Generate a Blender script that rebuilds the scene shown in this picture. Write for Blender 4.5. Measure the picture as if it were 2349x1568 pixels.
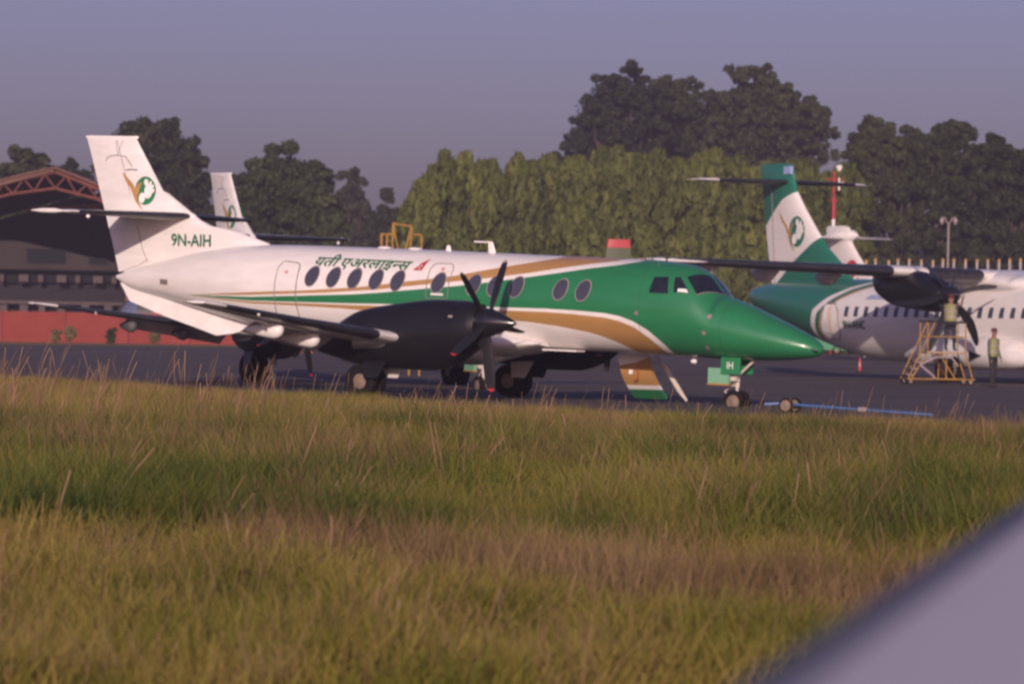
import bpy, bmesh, math, random
import numpy as np
from mathutils import Vector, Matrix

# ------------------------------------------------------------------ camera, world, sun, exposure
for o in list(bpy.data.objects):
    bpy.data.objects.remove(o)
SC = bpy.context.scene
COL = SC.collection
FPX, ROLL, PITCH, EYE = 9500.0, 0.018, 0.00391, 1.6      # focal length in px of a 2349 px wide frame
cd = bpy.data.cameras.new('camera')
cd.sensor_width = 36.0
cd.lens = 36.0 * FPX / 2349.0
cd.clip_start = 0.1
cd.clip_end = 6000
cd.dof.use_dof = True
cd.dof.focus_distance = 46.0
cd.dof.aperture_fstop = 4.2
cam = bpy.data.objects.new('camera', cd)
COL.objects.link(cam)
_f = Vector((0, math.cos(PITCH), -math.sin(PITCH)))
_u = Vector((0, math.sin(PITCH), math.cos(PITCH)))
_r = Vector((1, 0, 0))
_cr, _sr = math.cos(ROLL), math.sin(ROLL)
_R = _cr * _r + _sr * _u
_U = _cr * _u - _sr * _r
cam.matrix_world = Matrix(((_R.x, _U.x, -_f.x, 0), (_R.y, _U.y, -_f.y, 0), (_R.z, _U.z, -_f.z, EYE), (0, 0, 0, 1)))
SC.camera = cam

SUN_EL, SUN_AZ = math.radians(15.0), math.radians(-4.0)   # azimuth: sun behind the camera, a little to its left
sun_to = Vector((math.sin(SUN_AZ) * math.cos(SUN_EL), -math.cos(SUN_AZ) * math.cos(SUN_EL), math.sin(SUN_EL)))
W = bpy.data.worlds.new('World')
SC.world = W
W.use_nodes = True
nt = W.node_tree
nt.nodes.clear()
wo = nt.nodes.new('ShaderNodeOutputWorld')
bg = nt.nodes.new('ShaderNodeBackground')
sk = nt.nodes.new('ShaderNodeTexSky')
sk.sky_type = 'NISHITA'
sk.sun_disc = False
sk.sun_elevation = SUN_EL
sk.sun_rotation = math.atan2(sun_to.x, sun_to.y)
sk.altitude = 1300
sk.air_density = 1.0
sk.dust_density = 6.5
sk.ozone_density = 1.0
tint = nt.nodes.new('ShaderNodeMix')
tint.data_type = 'RGBA'
tint.blend_type = 'MULTIPLY'
tint.inputs[0].default_value = 1.0
tint.inputs[7].default_value = (0.70, 0.56, 0.93, 1)      # mauve haze of the evening air
nt.links.new(sk.outputs[0], tint.inputs[6])
nt.links.new(tint.outputs[2], bg.inputs[0])
bg.inputs[1].default_value = 0.10
nt.links.new(bg.outputs[0], wo.inputs[0])

sl = bpy.data.lights.new('sun', 'SUN')
sl.energy = 4.2
sl.angle = math.radians(0.6)
sl.color = (1.0, 0.80, 0.68)
so = bpy.data.objects.new('sun', sl)
COL.objects.link(so)
so.rotation_euler = sun_to.to_track_quat('Z', 'Y').to_euler()
so.location = (0, -20, 40)

SC.view_settings.view_transform = 'Standard'
SC.view_settings.look = 'None'
SC.view_settings.exposure = 0.0
SC.view_settings.gamma = 1.0
SC.view_settings.use_curve_mapping = False
SC.cycles.use_denoising = True
SC.cycles.max_bounces = 5
SC.cycles.diffuse_bounces = 3
SC.cycles.glossy_bounces = 2
SC.cycles.volume_bounces = 0
SC.cycles.transparent_max_bounces = 8
SC.cycles.filter_width = 2.2
RNG = np.random.default_rng(11)


# ------------------------------------------------------------------ pixel helpers (2349 px wide frame)
def ray(u, v):
    du, dv = u - 1174.5, v - 784.0
    a = du * _cr + dv * _sr
    b = -du * _sr + dv * _cr
    d = Vector((a / FPX, 0, 0)) + _f + _u * (-b / FPX)
    return d / d.y


def at(u, v, Y):
    return Vector((0, 0, EYE)) + ray(u, v) * Y


def gnd(u, v, z=0.0):
    d = ray(u, v)
    return Vector((0, 0, EYE)) + d * ((z - EYE) / d.z)


# ------------------------------------------------------------------ materials
MATS = {}


def nodes_of(m):
    m.use_nodes = True
    return m.node_tree, m.node_tree.nodes['Principled BSDF']


def mat(name, col, rough=0.5, metal=0.0, var=0.12, scale=3.0, spec=0.4, bump=0.0, coat=0.0, stretch=(1, 1, 1)):
    """plain paint / metal / cloth with soft procedural variation of its own colour"""
    if name in MATS:
        return MATS[name]
    m = bpy.data.materials.new(name)
    t, p = nodes_of(m)
    tc = t.nodes.new('ShaderNodeTexCoord')
    mp = t.nodes.new('ShaderNodeMapping')
    mp.inputs['Scale'].default_value = stretch
    t.links.new(tc.outputs['Object'], mp.inputs[0])
    nz = t.nodes.new('ShaderNodeTexNoise')
    nz.inputs['Scale'].default_value = scale
    nz.inputs['Detail'].default_value = 5
    t.links.new(mp.outputs[0], nz.inputs['Vector'])
    mr = t.nodes.new('ShaderNodeMapRange')
    mr.inputs[1].default_value = 0.25
    mr.inputs[2].default_value = 0.75
    mr.inputs[3].default_value = 1 - var
    mr.inputs[4].default_value = 1 + var
    t.links.new(nz.outputs[0], mr.inputs[0])
    mx = t.nodes.new('ShaderNodeMix')
    mx.data_type = 'RGBA'
    mx.blend_type = 'MULTIPLY'
    mx.inputs[0].default_value = 1
    mx.inputs[6].default_value = (*col, 1)
    t.links.new(mr.outputs[0], mx.inputs[7])
    t.links.new(mx.outputs[2], p.inputs['Base Color'])
    p.inputs['Roughness'].default_value = rough
    p.inputs['Metallic'].default_value = metal
    p.inputs['Specular IOR Level'].default_value = spec
    p.inputs['Coat Weight'].default_value = coat
    if bump:
        b = t.nodes.new('ShaderNodeBump')
        b.inputs['Strength'].default_value = bump
        b.inputs['Distance'].default_value = 0.02
        t.links.new(nz.outputs[0], b.inputs['Height'])
        t.links.new(b.outputs[0], p.inputs['Normal'])
    MATS[name] = m
    return m


WHITE = (0.80, 0.765, 0.745)
GREEN = (0.022, 0.185, 0.075)
TEAL = (0.020, 0.160, 0.105)
GOLD = (0.42, 0.235, 0.085)


def dirt(t, colsock, amount=0.16, scale=(0.6, 1.5, 3.0)):
    """streaky grime that belongs to the paint itself"""
    tc = t.nodes.new('ShaderNodeTexCoord')
    mp = t.nodes.new('ShaderNodeMapping')
    mp.inputs['Scale'].default_value = scale
    t.links.new(tc.outputs['Object'], mp.inputs[0])
    nz = t.nodes.new('ShaderNodeTexNoise')
    nz.inputs['Scale'].default_value = 1.6
    nz.inputs['Detail'].default_value = 7
    nz.inputs['Roughness'].default_value = 0.65
    t.links.new(mp.outputs[0], nz.inputs['Vector'])
    mr = t.nodes.new('ShaderNodeMapRange')
    mr.inputs[1].default_value = 0.3
    mr.inputs[2].default_value = 0.72
    mr.inputs[3].default_value = 1.0
    mr.inputs[4].default_value = 1.0 - amount
    t.links.new(nz.outputs[0], mr.inputs[0])
    mx = t.nodes.new('ShaderNodeMix')
    mx.data_type = 'RGBA'
    mx.blend_type = 'MULTIPLY'
    mx.inputs[0].default_value = 1
    t.links.new(colsock, mx.inputs[6])
    t.links.new(mr.outputs[0], mx.inputs[7])
    return mx.outputs[2]


def curve_mask(t, xs_sock, ys_sock, pts, xr, yr):
    """1 where ys < curve(xs); pts in metres"""
    a = t.nodes.new('ShaderNodeMapRange')
    a.inputs[1].default_value, a.inputs[2].default_value = xr
    t.links.new(xs_sock, a.inputs[0])
    fc = t.nodes.new('ShaderNodeFloatCurve')
    c = fc.mapping.curves[0]
    q = [((x - xr[0]) / (xr[1] - xr[0]), (y - yr[0]) / (yr[1] - yr[0])) for x, y in pts]
    fc.mapping.clip_min_x, fc.mapping.clip_max_x = 0, 1
    fc.mapping.clip_min_y, fc.mapping.clip_max_y = -1, 2
    if q[0][0] > 0:
        q = [(0.0, q[0][1])] + q
    if q[-1][0] < 1:
        q = q + [(1.0, q[-1][1])]
    c.points[0].location = q[0]
    c.points[1].location = q[-1]
    for x, y in q[1:-1]:
        c.points.new(x, y)
    for p in c.points:
        p.handle_type = 'VECTOR'
    fc.mapping.update()
    t.links.new(a.outputs[0], fc.inputs['Value'])
    b = t.nodes.new('ShaderNodeMapRange')
    b.inputs[3].default_value, b.inputs[4].default_value = yr
    b.clamp = False
    t.links.new(fc.outputs[0], b.inputs[0])
    lt = t.nodes.new('ShaderNodeMath')
    lt.operation = 'LESS_THAN'
    t.links.new(ys_sock, lt.inputs[0])
    t.links.new(b.outputs[0], lt.inputs[1])
    return lt.outputs[0]


def layered(name, base, layers, axis_in, axis_out, xr, yr, rough=0.32, dirt_amt=0.16):
    """paint scheme: successive colours below measured boundary curves"""
    m = bpy.data.materials.new(name)
    t, p = nodes_of(m)
    tc = t.nodes.new('ShaderNodeTexCoord')
    sp = t.nodes.new('ShaderNodeSeparateXYZ')
    t.links.new(tc.outputs['Object'], sp.inputs[0])
    cur = t.nodes.new('ShaderNodeRGB')
    cur.outputs[0].default_value = (*base, 1)
    sock = cur.outputs[0]
    for pts, colr in layers:
        k = curve_mask(t, sp.outputs[axis_in], sp.outputs[axis_out], pts, xr, yr)
        mx = t.nodes.new('ShaderNodeMix')
        mx.data_type = 'RGBA'
        t.links.new(k, mx.inputs[0])
        t.links.new(sock, mx.inputs[6])
        mx.inputs[7].default_value = (*colr, 1)
        sock = mx.outputs[2]
    t.links.new(dirt(t, sock, dirt_amt), p.inputs['Base Color'])
    p.inputs['Roughness'].default_value = rough
    p.inputs['Coat Weight'].default_value = 0.35
    p.inputs['Coat Roughness'].default_value = 0.12
    return m


# Jetstream paint scheme: boundary heights measured along the fuselage
LA = [(-6.53, 2.03), (-4.53, 2.149), (-3.11, 2.228), (-1.76, 2.331), (-1.1, 2.407), (-0.46, 2.50), (0.18, 2.575), (0.81, 2.665), (1.4, 2.786), (1.98, 2.90), (2.5, 3.0), (3.09, 3.12), (3.3, 3.3)]
LB = [(-6.53, 2.03), (-4.53, 2.092), (-2.43, 2.204), (-1.09, 2.31), (-0.43, 2.394), (0.21, 2.468), (0.84, 2.542), (1.47, 2.613), (2.08, 2.70), (2.66, 2.787), (3.32, 2.902), (3.96, 3.011), (4.57, 3.102), (4.75, 3.165), (5.0, 3.3)]
LC = [(-6.53, 2.03), (-4.54, 2.044), (-3.11, 2.115), (-1.75, 2.186), (-1.08, 2.24), (-0.42, 2.311), (0.23, 2.378), (0.87, 2.444), (1.5, 2.522), (2.12, 2.612), (2.69, 2.699), (3.38, 2.807), (4.04, 2.92), (4.69, 3.013), (5.1, 3.10), (5.3, 3.3)]
LD = [(-6.53, 2.03), (-4.56, 1.964), (-3.12, 1.975), (-1.75, 1.99), (-0.9, 2.005), (1.87, 2.03), (3.18, 2.04), (3.91, 2.026), (4.64, 1.994), (5.0, 1.944), (5.34, 1.838), (5.66, 1.657), (5.91, 1.403), (5.99, 1.24), (6.05, 1.05), (6.1, 0.9)]
LE_ = [(-6.53, 2.03), (-4.56, 1.944), (-3.13, 1.948), (-1.76, 1.95), (-0.92, 1.96), (2.05, 1.966), (3.17, 1.968), (3.91, 1.945), (4.63, 1.90), (4.99, 1.835), (5.32, 1.722), (5.61, 1.515), (5.82, 1.275), (5.9, 1.05), (5.95, 0.9)]
LF = [(-6.53, 2.03), (-4.57, 1.90), (-3.14, 1.89), (-2.1, 1.872), (-1.6, 1.852), (2.2, 1.758), (2.77, 1.742), (3.49, 1.673), (4.19, 1.573), (4.52, 1.491), (4.81, 1.377), (5.05, 1.246), (5.2, 1.05), (5.25, 0.9)]
for L in (LA, LB, LC):
    L.append((9.9, 3.4))
for L in (LD, LE_, LF):
    L.append((9.9, 0.8))
M_JET = layered('jetstream_paint', WHITE, [(LA, GOLD), (LB, WHITE), (LC, GREEN), (LD, WHITE), (LE_, GOLD), (LF, WHITE)], 0, 2, (-10, 10), (0, 4))
M_WHITE = layered('white_aircraft_paint', WHITE, [], 0, 2, (-10, 10), (0, 4), dirt_amt=0.18)
# larger turboprop: boundary x as function of height z
AA = [(1.0, -9.85), (1.8, -9.65), (2.36, -9.36), (2.8, -8.57), (3.14, -7.59), (3.3, -6.9), (3.5, -5.6)]
AB = [(1.0, -9.55), (1.74, -9.34), (2.25, -9.06), (2.72, -8.27), (3.08, -7.39), (3.24, -6.75), (3.5, -5.3)]
AC = [(1.0, -9.3), (1.72, -9.09), (2.3, -8.71), (2.75, -7.87), (3.03, -7.09), (3.12, -6.7), (3.5, -5.0)]
AD = [(1.0, -9.15), (1.69, -8.94), (2.31, -8.51), (2.75, -7.67), (3.04, -6.75), (3.5, -4.8)]
M_ATR = layered('large_turboprop_paint', WHITE, [(AD, GOLD), (AC, TEAL), (AB, WHITE), (AA, TEAL)], 2, 0, (0, 4), (-17, 13), dirt_amt=0.12)
FU = [(-15.2, 5.0), (-14.6, 5.3), (-14.0, 5.75), (-13.2, 6.3), (-12.2, 6.66), (-11.5, 6.8)]
FL = [(-14.6, 2.8), (-13.9, 3.2), (-13.3, 3.55), (-12.5, 4.05), (-11.8, 4.4), (-10.8, 4.93), (-9.0, 5.6)]
M_ATRFIN = layered('large_turboprop_fin_paint', TEAL, [(FU, WHITE), (FL, TEAL)], 0, 2, (-17, -8), (0, 8), dirt_amt=0.12)

M_BLACK = mat('black_nacelle_paint', (0.0085, 0.0085, 0.011), 0.34, spec=0.45, var=0.25, scale=2)
M_BOOT = mat('rubber_deicing_boot', (0.022, 0.022, 0.030), 0.42, spec=0.5, var=0.3, scale=4)
M_BLADE = mat('dark_propeller_blade', (0.014, 0.014, 0.017), 0.4, spec=0.5)
M_SPIN = mat('polished_black_spinner', (0.01, 0.01, 0.012), 0.16, spec=0.7, coat=0.4)
M_GLASS = mat('cabin_window_pane', (0.055, 0.058, 0.085), 0.22, spec=0.5, var=0.15)
M_CKGLASS = mat('cockpit_glass', (0.014, 0.018, 0.028), 0.07, spec=0.7, var=0.3, scale=5)
M_RIM = mat('window_rim', (0.30, 0.24, 0.24), 0.45)
M_SEAM = mat('panel_seam', (0.20, 0.17, 0.17), 0.6)
M_TYRE = mat('tyre_rubber', (0.013, 0.012, 0.013), 0.9, var=0.3, scale=6, spec=.08)
M_HUB = mat('wheel_hub', (0.20, 0.145, 0.11), 0.5, var=0.25)
M_STRUT = mat('gear_strut_paint', (0.55, 0.48, 0.43), 0.45, var=0.2)
M_GREENP = mat('green_paint', GREEN, 0.35, coat=0.3)
M_TEALP = mat('teal_green_paint', TEAL, 0.35, coat=0.3)
M_TEXT = mat('green_lettering', (0.018, 0.125, 0.062), 0.4)
M_GOLDP = mat('gold_paint', GOLD, 0.4)
M_WHITEP = mat('plain_white_paint', WHITE, 0.4)
M_RED = mat('red_paint', (0.42, 0.03, 0.045), 0.45)
M_METAL = mat('grey_metal', (0.30, 0.30, 0.31), 0.38, metal=0.7)
M_DARK = mat('dark_cavity', (0.012, 0.011, 0.013), 0.8)
M_FLAP = mat('flap_grey_paint', (0.52, 0.49, 0.48), 0.45, var=0.2, scale=1.5)
M_BLUE = mat('blue_towbar_paint', (0.05, 0.12, 0.28), 0.45)
M_YEL = mat('worn_yellow_paint', (0.33, 0.185, 0.045), 0.6, var=0.3, scale=4)
M_LAMP = mat('clear_lamp_lens', (0.8, 0.78, 0.74), 0.1, spec=0.8)


# ------------------------------------------------------------------ mesh builder
class MB:
    def __init__(self):
        self.v, self.f, self.m = [], [], []

    def add(self, vs, fs, mi=0):
        n = len(self.v)
        self.v += [tuple(p) for p in vs]
        self.f += [tuple(i + n for i in q) for q in fs]
        self.m += [mi] * len(fs)
        return self

    def box(self, c, s, rz=0.0, mi=0, ry=0.0):
        M = Matrix.Rotation(rz, 3, 'Z') @ Matrix.Rotation(ry, 3, 'Y')
        vs = [Vector(c) + M @ Vector((x * s[0] / 2, y * s[1] / 2, z * s[2] / 2)) for z in (-1, 1) for x, y in ((-1, -1), (1, -1), (1, 1), (-1, 1))]
        return self.add(vs, [(3, 2, 1, 0), (4, 5, 6, 7), (0, 1, 5, 4), (1, 2, 6, 5), (2, 3, 7, 6), (3, 0, 4, 7)], mi)

    def loft(self, rings, cap=True, mi=0, closed=True):
        n = len(rings[0])
        vs = [p for r in rings for p in r]
        fs = []
        for i in range(len(rings) - 1):
            for j in range(n if closed else n - 1):
                k = (j + 1) % n
                fs.append((i * n + j, i * n + k, (i + 1) * n + k, (i + 1) * n + j))
        if cap:
            fs.append(tuple(reversed(range(n))))
            fs.append(tuple((len(rings) - 1) * n + j for j in range(n)))
        return self.add(vs, fs, mi)

    def tube(self, pts, r, n=8, mi=0):
        pts = [Vector(p) for p in pts]
        rs = r if isinstance(r, (list, tuple)) else [r] * len(pts)
        rings = []
        up = None
        for i, p in enumerate(pts):
            d = (pts[min(i + 1, len(pts) - 1)] - pts[max(i - 1, 0)]).normalized()
            if up is None:
                up = Vector((0, 0, 1)) if abs(d.z) < 0.9 else Vector((1, 0, 0))
            a = d.cross(up).normalized()
            b = a.cross(d).normalized()
            up = b
            rings.append([p + (a * math.cos(2 * math.pi * k / n) + b * math.sin(2 * math.pi * k / n)) * rs[i] for k in range(n)])
        return self.loft(rings, True, mi)

    def lathe(self, prof, o, ax='x', n=24, mi=0):
        """prof: (distance along the axis, radius)"""
        rings = []
        for a, r in prof:
            ring = []
            for k in range(n):
                c, s = math.cos(2 * math.pi * k / n) * r, math.sin(2 * math.pi * k / n) * r
                q = {'x': (a, c, s), 'y': (s, a, c), 'z': (c, s, a)}[ax]
                ring.append(Vector(o) + Vector(q))
            rings.append(ring)
        return self.loft(rings, True, mi)

    def build(self, name, mats, parent=None, smooth=True, angle=None):
        me = bpy.data.meshes.new(name)
        me.from_pydata(self.v, [], self.f)
        ms = mats if isinstance(mats, (list, tuple)) else [mats]
        for x in ms:
            me.materials.append(x)
        if len(ms) > 1:
            me.polygons.foreach_set('material_index', self.m)
        bm = bmesh.new()
        bm.from_mesh(me)
        bmesh.ops.recalc_face_normals(bm, faces=bm.faces)
        bm.to_mesh(me)
        bm.free()
        if smooth:
            me.shade_smooth()
            me.set_sharp_from_angle(angle=math.radians(angle or 40))
        return link(name, me, parent)


def link(name, me, parent=None):
    o = bpy.data.objects.new(name, me)
    COL.objects.link(o)
    if parent:
        o.parent = parent
    return o


def tag(o, label, cat, group=None):
    o['label'] = label
    o['category'] = cat
    if group:
        o['group'] = group
    return o


def thing(name, label, cat, loc=(0, 0, 0), rot=(0, 0, 0), group=None):
    o = bpy.data.objects.new(name, None)
    COL.objects.link(o)
    o.location = loc
    o.rotation_euler = rot
    o.empty_display_size = 0.5
    return tag(o, label, cat, group)


def copy_tree(o, parent=None, skip=()):
    c = o.copy()
    COL.objects.link(c)
    c.parent = parent
    for ch in o.children:
        if ch.name.split('.')[0] not in skip:
            copy_tree(ch, c, skip)
    return c


def structure(o):
    o['kind'] = 'structure'
    return o


def pchip(X, Y, xq):
    X, Y = np.asarray(X, float), np.asarray(Y, float)
    h = np.diff(X)
    d = np.diff(Y) / h
    m = np.zeros(len(X))
    for i in range(1, len(X) - 1):
        if d[i - 1] * d[i] > 0:
            w1, w2 = 2 * h[i] + h[i - 1], h[i] + 2 * h[i - 1]
            m[i] = (w1 + w2) / (w1 / d[i - 1] + w2 / d[i])
    m[0], m[-1] = d[0], d[-1]
    i = np.clip(np.searchsorted(X, xq) - 1, 0, len(h) - 1)
    t = (xq - X[i]) / h[i]
    return (1 + 2 * t) * (1 - t) ** 2 * Y[i] + t * (1 - t) ** 2 * h[i] * m[i] + t * t * (3 - 2 * t) * Y[i + 1] + t * t * (t - 1) * h[i] * m[i + 1]


class Hull:
    """body of elliptical sections: stations (x, top, bottom, half width)"""
    def __init__(self, st, step=0.12, n=64):
        self.S = np.array(st, float)
        self.n = n
        x0, x1 = self.S[0, 0], self.S[-1, 0]
        xs = np.unique(np.concatenate([np.arange(x0, x1, step), self.S[:, 0]]))
        self.xs = xs

    def sec(self, x):
        return [float(pchip(self.S[:, 0], self.S[:, k], np.array([min(max(x, self.S[0, 0]), self.S[-1, 0])]))[0]) for k in (1, 2, 3)]

    def mesh(self, yc=0.0):
        mb = MB()
        rings = []
        for x in self.xs:
            t, b, w = self.sec(x)
            rings.append([(x, yc + w * math.sin(2 * math.pi * k / self.n), (t + b) / 2 + (t - b) / 2 * math.cos(2 * math.pi * k / self.n)) for k in range(self.n)])
        return mb.loft(rings)

    def surf(self, x, z, side=-1, off=0.0):
        """point of the skin at station x and height z, on the starboard (-1) or port (+1) side"""
        t, b, w = self.sec(x)
        zc, hh = (t + b) / 2, (t - b) / 2
        q = max(-0.9995, min(0.9995, (z - zc) / hh))
        y = w * math.sqrt(1 - q * q)
        n = Vector((0, y / w ** 2, (q * hh) / hh ** 2)).normalized()
        return Vector((x, side * (y + n.y * off), zc + q * hh + n.z * off))

    def snap(self, p, off=0.0):
        """move a point radially in its section to the skin"""
        t, b, w = self.sec(p[0])
        zc, hh = (t + b) / 2, (t - b) / 2
        y, z = p[1], p[2] - zc
        s = 1.0 / max(1e-4, math.sqrt((y / w) ** 2 + (z / hh) ** 2))
        y, z = y * s, z * s
        n = Vector((0, y / w ** 2, z / hh ** 2)).normalized()
        return Vector((p[0], y + n.y * off, zc + z + n.z * off))

    def patch(self, corners, off=0.008, n=8):
        c = [Vector(q) for q in corners]
        mb = MB()
        rows = []
        for i in range(n + 1):
            s = i / n
            a, b = c[0].lerp(c[1], s), c[3].lerp(c[2], s)
            rows.append([self.snap(a.lerp(b, j / n), off) for j in range(n + 1)])
        return mb.loft(rows, False, closed=False)

    def oval(self, x, z, rx, rz, side=-1, off=0.006, n=28, lean=0.0, inner=0.0):
        """filled oval (or ring) lying on the skin; rz measured along the height"""
        mb = MB()
        rr = [inner, 1.0] if inner else [0.0, 0.5, 1.0]
        rings = []
        for r in rr:
            ring = []
            for k in range(n):
                a = 2 * math.pi * k / n
                dz = rz * r * math.sin(a)
                ring.append(self.surf(x + rx * r * math.cos(a) + lean * dz, z + dz, side, off))
            rings.append(ring)
        return mb.loft(rings, False)

    def line(self, pts, r=0.008, side=-1, off=0.0, sub=4):
        out = []
        for i in range(len(pts) - 1):
            for k in range(sub):
                s = k / sub
                out.append(self.surf(pts[i][0] + (pts[i + 1][0] - pts[i][0]) * s, pts[i][1] + (pts[i + 1][1] - pts[i][1]) * s, side, off))
        out.append(self.surf(pts[-1][0], pts[-1][1], side, off))
        return MB().tube(out, r, 5)


def naca(t, th):
    return 5 * th * (0.2969 * math.sqrt(t) - 0.126 * t - 0.3516 * t * t + 0.2843 * t ** 3 - 0.1036 * t ** 4)


def foil(stations, vertical=False, tmax=1.0, off=0.0, n=14, mb=None):
    """lofted aerofoil; station = (leading edge xyz, chord, thickness ratio)"""
    mb = mb or MB()
    ts = [tmax * (0.5 - 0.5 * math.cos(math.pi * k / n)) if tmax == 1.0 else tmax * (k / n) ** 1.6 for k in range(n + 1)]
    rings = []
    for le, c, th in stations:
        ring = []
        for sgn in (1, -1):
            for t in (reversed(ts) if sgn == 1 else ts[1:]):
                h = naca(t, th) * c + off
                x = le[0] - t * c + off * (1 - t / max(tmax, 1e-6))
                if t == 0:
                    h = 0
                ring.append((x, le[1] + sgn * h, le[2]) if vertical else (x, le[1], le[2] + sgn * h))
        rings.append(ring)
    return mb.loft(rings)


def text_mesh(body, size=1.0, shear=0.0, clip=None):
    c = bpy.data.curves.new('lettering', 'FONT')
    c.body = body
    c.size = size
    c.shear = shear
    o = bpy.data.objects.new('lettering', c)
    COL.objects.link(o)
    me = bpy.data.meshes.new_from_object(o.evaluated_get(bpy.context.evaluated_depsgraph_get()))
    bpy.data.objects.remove(o)
    bm = bmesh.new()
    bm.from_mesh(me)
    if clip is not None:
        bmesh.ops.bisect_plane(bm, geom=bm.verts[:] + bm.edges[:] + bm.faces[:], plane_co=(clip, 0, 0), plane_no=(1, 0, 0), clear_outer=True)
    return bm


def lay_text(name, bms, fn, m, parent, maxlen, bold=0.0):
    """bms: list of (bmesh, dx, dy); fn maps flat lettering to the skin"""
    mb = MB()
    for bm, dx, dy in bms:
        bmesh.ops.triangulate(bm, faces=bm.faces)
        for _ in range(3):
            es = [e for e in bm.edges if e.calc_length() > maxlen]
            if not es:
                break
            bmesh.ops.subdivide_edges(bm, edges=es, cuts=1)
            bmesh.ops.triangulate(bm, faces=bm.faces)
        bm.verts.index_update()
        fs = [[v.index for v in f.verts] for f in bm.faces]
        for q, (ex, ey) in enumerate(((0, 0), (bold, 0), (-bold, 0), (0, bold), (0, -bold)) if bold else ((0, 0),)):   # stroke thickened by thin shifted layers
            o3 = [Vector(fn(v.co.x + dx + ex, v.co.y + dy + ey)) for v in bm.verts]
            s_ = 1 if o3[0].y > 0 else -1
            mb.add([p + Vector((0, s_ * .0015 * q, 0)) for p in o3], fs)
        bm.free()
    return mb.build(name, m, parent, smooth=False)


def disc(mb, c, rx, rz, y, mi, n=24, tilt=0.0, fn=None):
    vs = []
    for k in range(n):
        a = 2 * math.pi * k / n
        x, z = rx * math.cos(a), rz * math.sin(a)
        x, z = x * math.cos(tilt) - z * math.sin(tilt), x * math.sin(tilt) + z * math.cos(tilt)
        vs.append((c[0] + x, y, c[1] + z))
    mb.add(vs, [tuple(range(n))], mi)


def ribbon(mb, pts, widths, y, mi):
    L, R = [], []
    for i, p in enumerate(pts):
        a, b = pts[max(0, i - 1)], pts[min(len(pts) - 1, i + 1)]
        d = Vector((b[0] - a[0], b[1] - a[1])).normalized()
        n = Vector((-d.y, d.x)) * widths[i] / 2
        L.append((p[0] + n.x, y, p[1] + n.y))
        R.append((p[0] - n.x, y, p[1] - n.y))
    mb.loft([L, R], False, mi, closed=False)


def emblem(parent, cx, cz, sx, sz, y, green, both=True):
    """tail emblem: green oval with a white footprint and a gold forked ribbon"""
    mb = MB()
    for sg in ((-1, 1) if both else (-1,)):
        yy = sg * y
        e = 0.004 * sg

        def q(px, py):
            return (cx + (px - 940) * 0.00375 * sx, cz - (py - 552) * 0.0031 * sz)
        disc(mb, q(940, 552), 0.295 * sx, 0.325 * sz, yy, 0)
        disc(mb, q(965, 553), 0.118 * sx, 0.175 * sz, yy + e, 1, tilt=-0.25)
        disc(mb, q(945, 490), 0.062 * sx, 0.075 * sz, yy + e, 1)
        disc(mb, q(978, 498), 0.036 * sx, 0.062 * sz, yy + e * 1.3, 1, tilt=-0.3)
        disc(mb, q(996, 522), 0.03 * sx, 0.055 * sz, yy + e * 1.6, 1, tilt=-0.5)
        disc(mb, q(1002, 552), 0.026 * sx, 0.05 * sz, yy + e * 1.9, 1, tilt=-0.6)
        disc(mb, q(917, 605), 0.088 * sx, 0.118 * sz, yy + e * 1.2, 1, tilt=-0.2)
        ribbon(mb, [q(*p) for p in ((768, 425), (795, 468), (835, 515), (862, 570), (880, 630), (920, 688))], [0.03, 0.085, 0.11, 0.12, 0.07, 0.02], yy + e * 2.4, 2)
        ribbon(mb, [q(*p) for p in ((912, 492), (893, 512), (878, 555), (872, 600))], [0.03, 0.10, 0.12, 0.08], yy + e * 2.7, 2)
    return mb.build('emblem', [green, M_WHITEP, M_GOLDP], parent, smooth=False)


def wheel(mb_name, parent, c, r, w, hub=0.55):
    """a wheel with its tyre and hub, axle along y; one mesh with two materials"""
    mb = MB()
    prof = [(-w / 2 * 0.55, r * hub), (-w / 2 * 0.95, r * 0.72), (-w / 2, r * 0.86), (-w / 2 * 0.72, r * 0.97), (0, r), (w / 2 * 0.72, r * 0.97), (w / 2, r * 0.86), (w / 2 * 0.95, r * 0.72), (w / 2 * 0.55, r * hub)]
    mb.lathe(prof, c, 'y', 28, 0)
    mb.lathe([(-w / 2 * 0.8, r * 0.2), (-w / 2 * 0.62, r * 0.3), (-w / 2 * 0.58, r * hub * 1.02), (w / 2 * 0.58, r * hub * 1.02), (w / 2 * 0.62, r * 0.3), (w / 2 * 0.8, r * 0.2)], c, 'y', 20, 1)
    return mb.build(mb_name, [M_TYRE, M_HUB], parent)


# ------------------------------------------------------------------ the ground
def noise2(x, y, seed=0, cell=1.0):
    """smooth value noise on numpy arrays"""
    x, y = np.asarray(x) / cell, np.asarray(y) / cell
    xi, yi = np.floor(x).astype(np.int64), np.floor(y).astype(np.int64)
    fx, fy = x - xi, y - yi
    fx, fy = fx * fx * (3 - 2 * fx), fy * fy * (3 - 2 * fy)

    def hsh(a, b):
        n = (a * 374761393 + b * 668265263 + seed * 974711) & 0x7fffffff
        n = ((n ^ (n >> 13)) * 1274126177) & 0x7fffffff
        return ((n ^ (n >> 16)) & 0xffff) / 65535.0
    return (hsh(xi, yi) * (1 - fx) + hsh(xi + 1, yi) * fx) * (1 - fy) + (hsh(xi, yi + 1) * (1 - fx) + hsh(xi + 1, yi + 1) * fx) * fy


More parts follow.
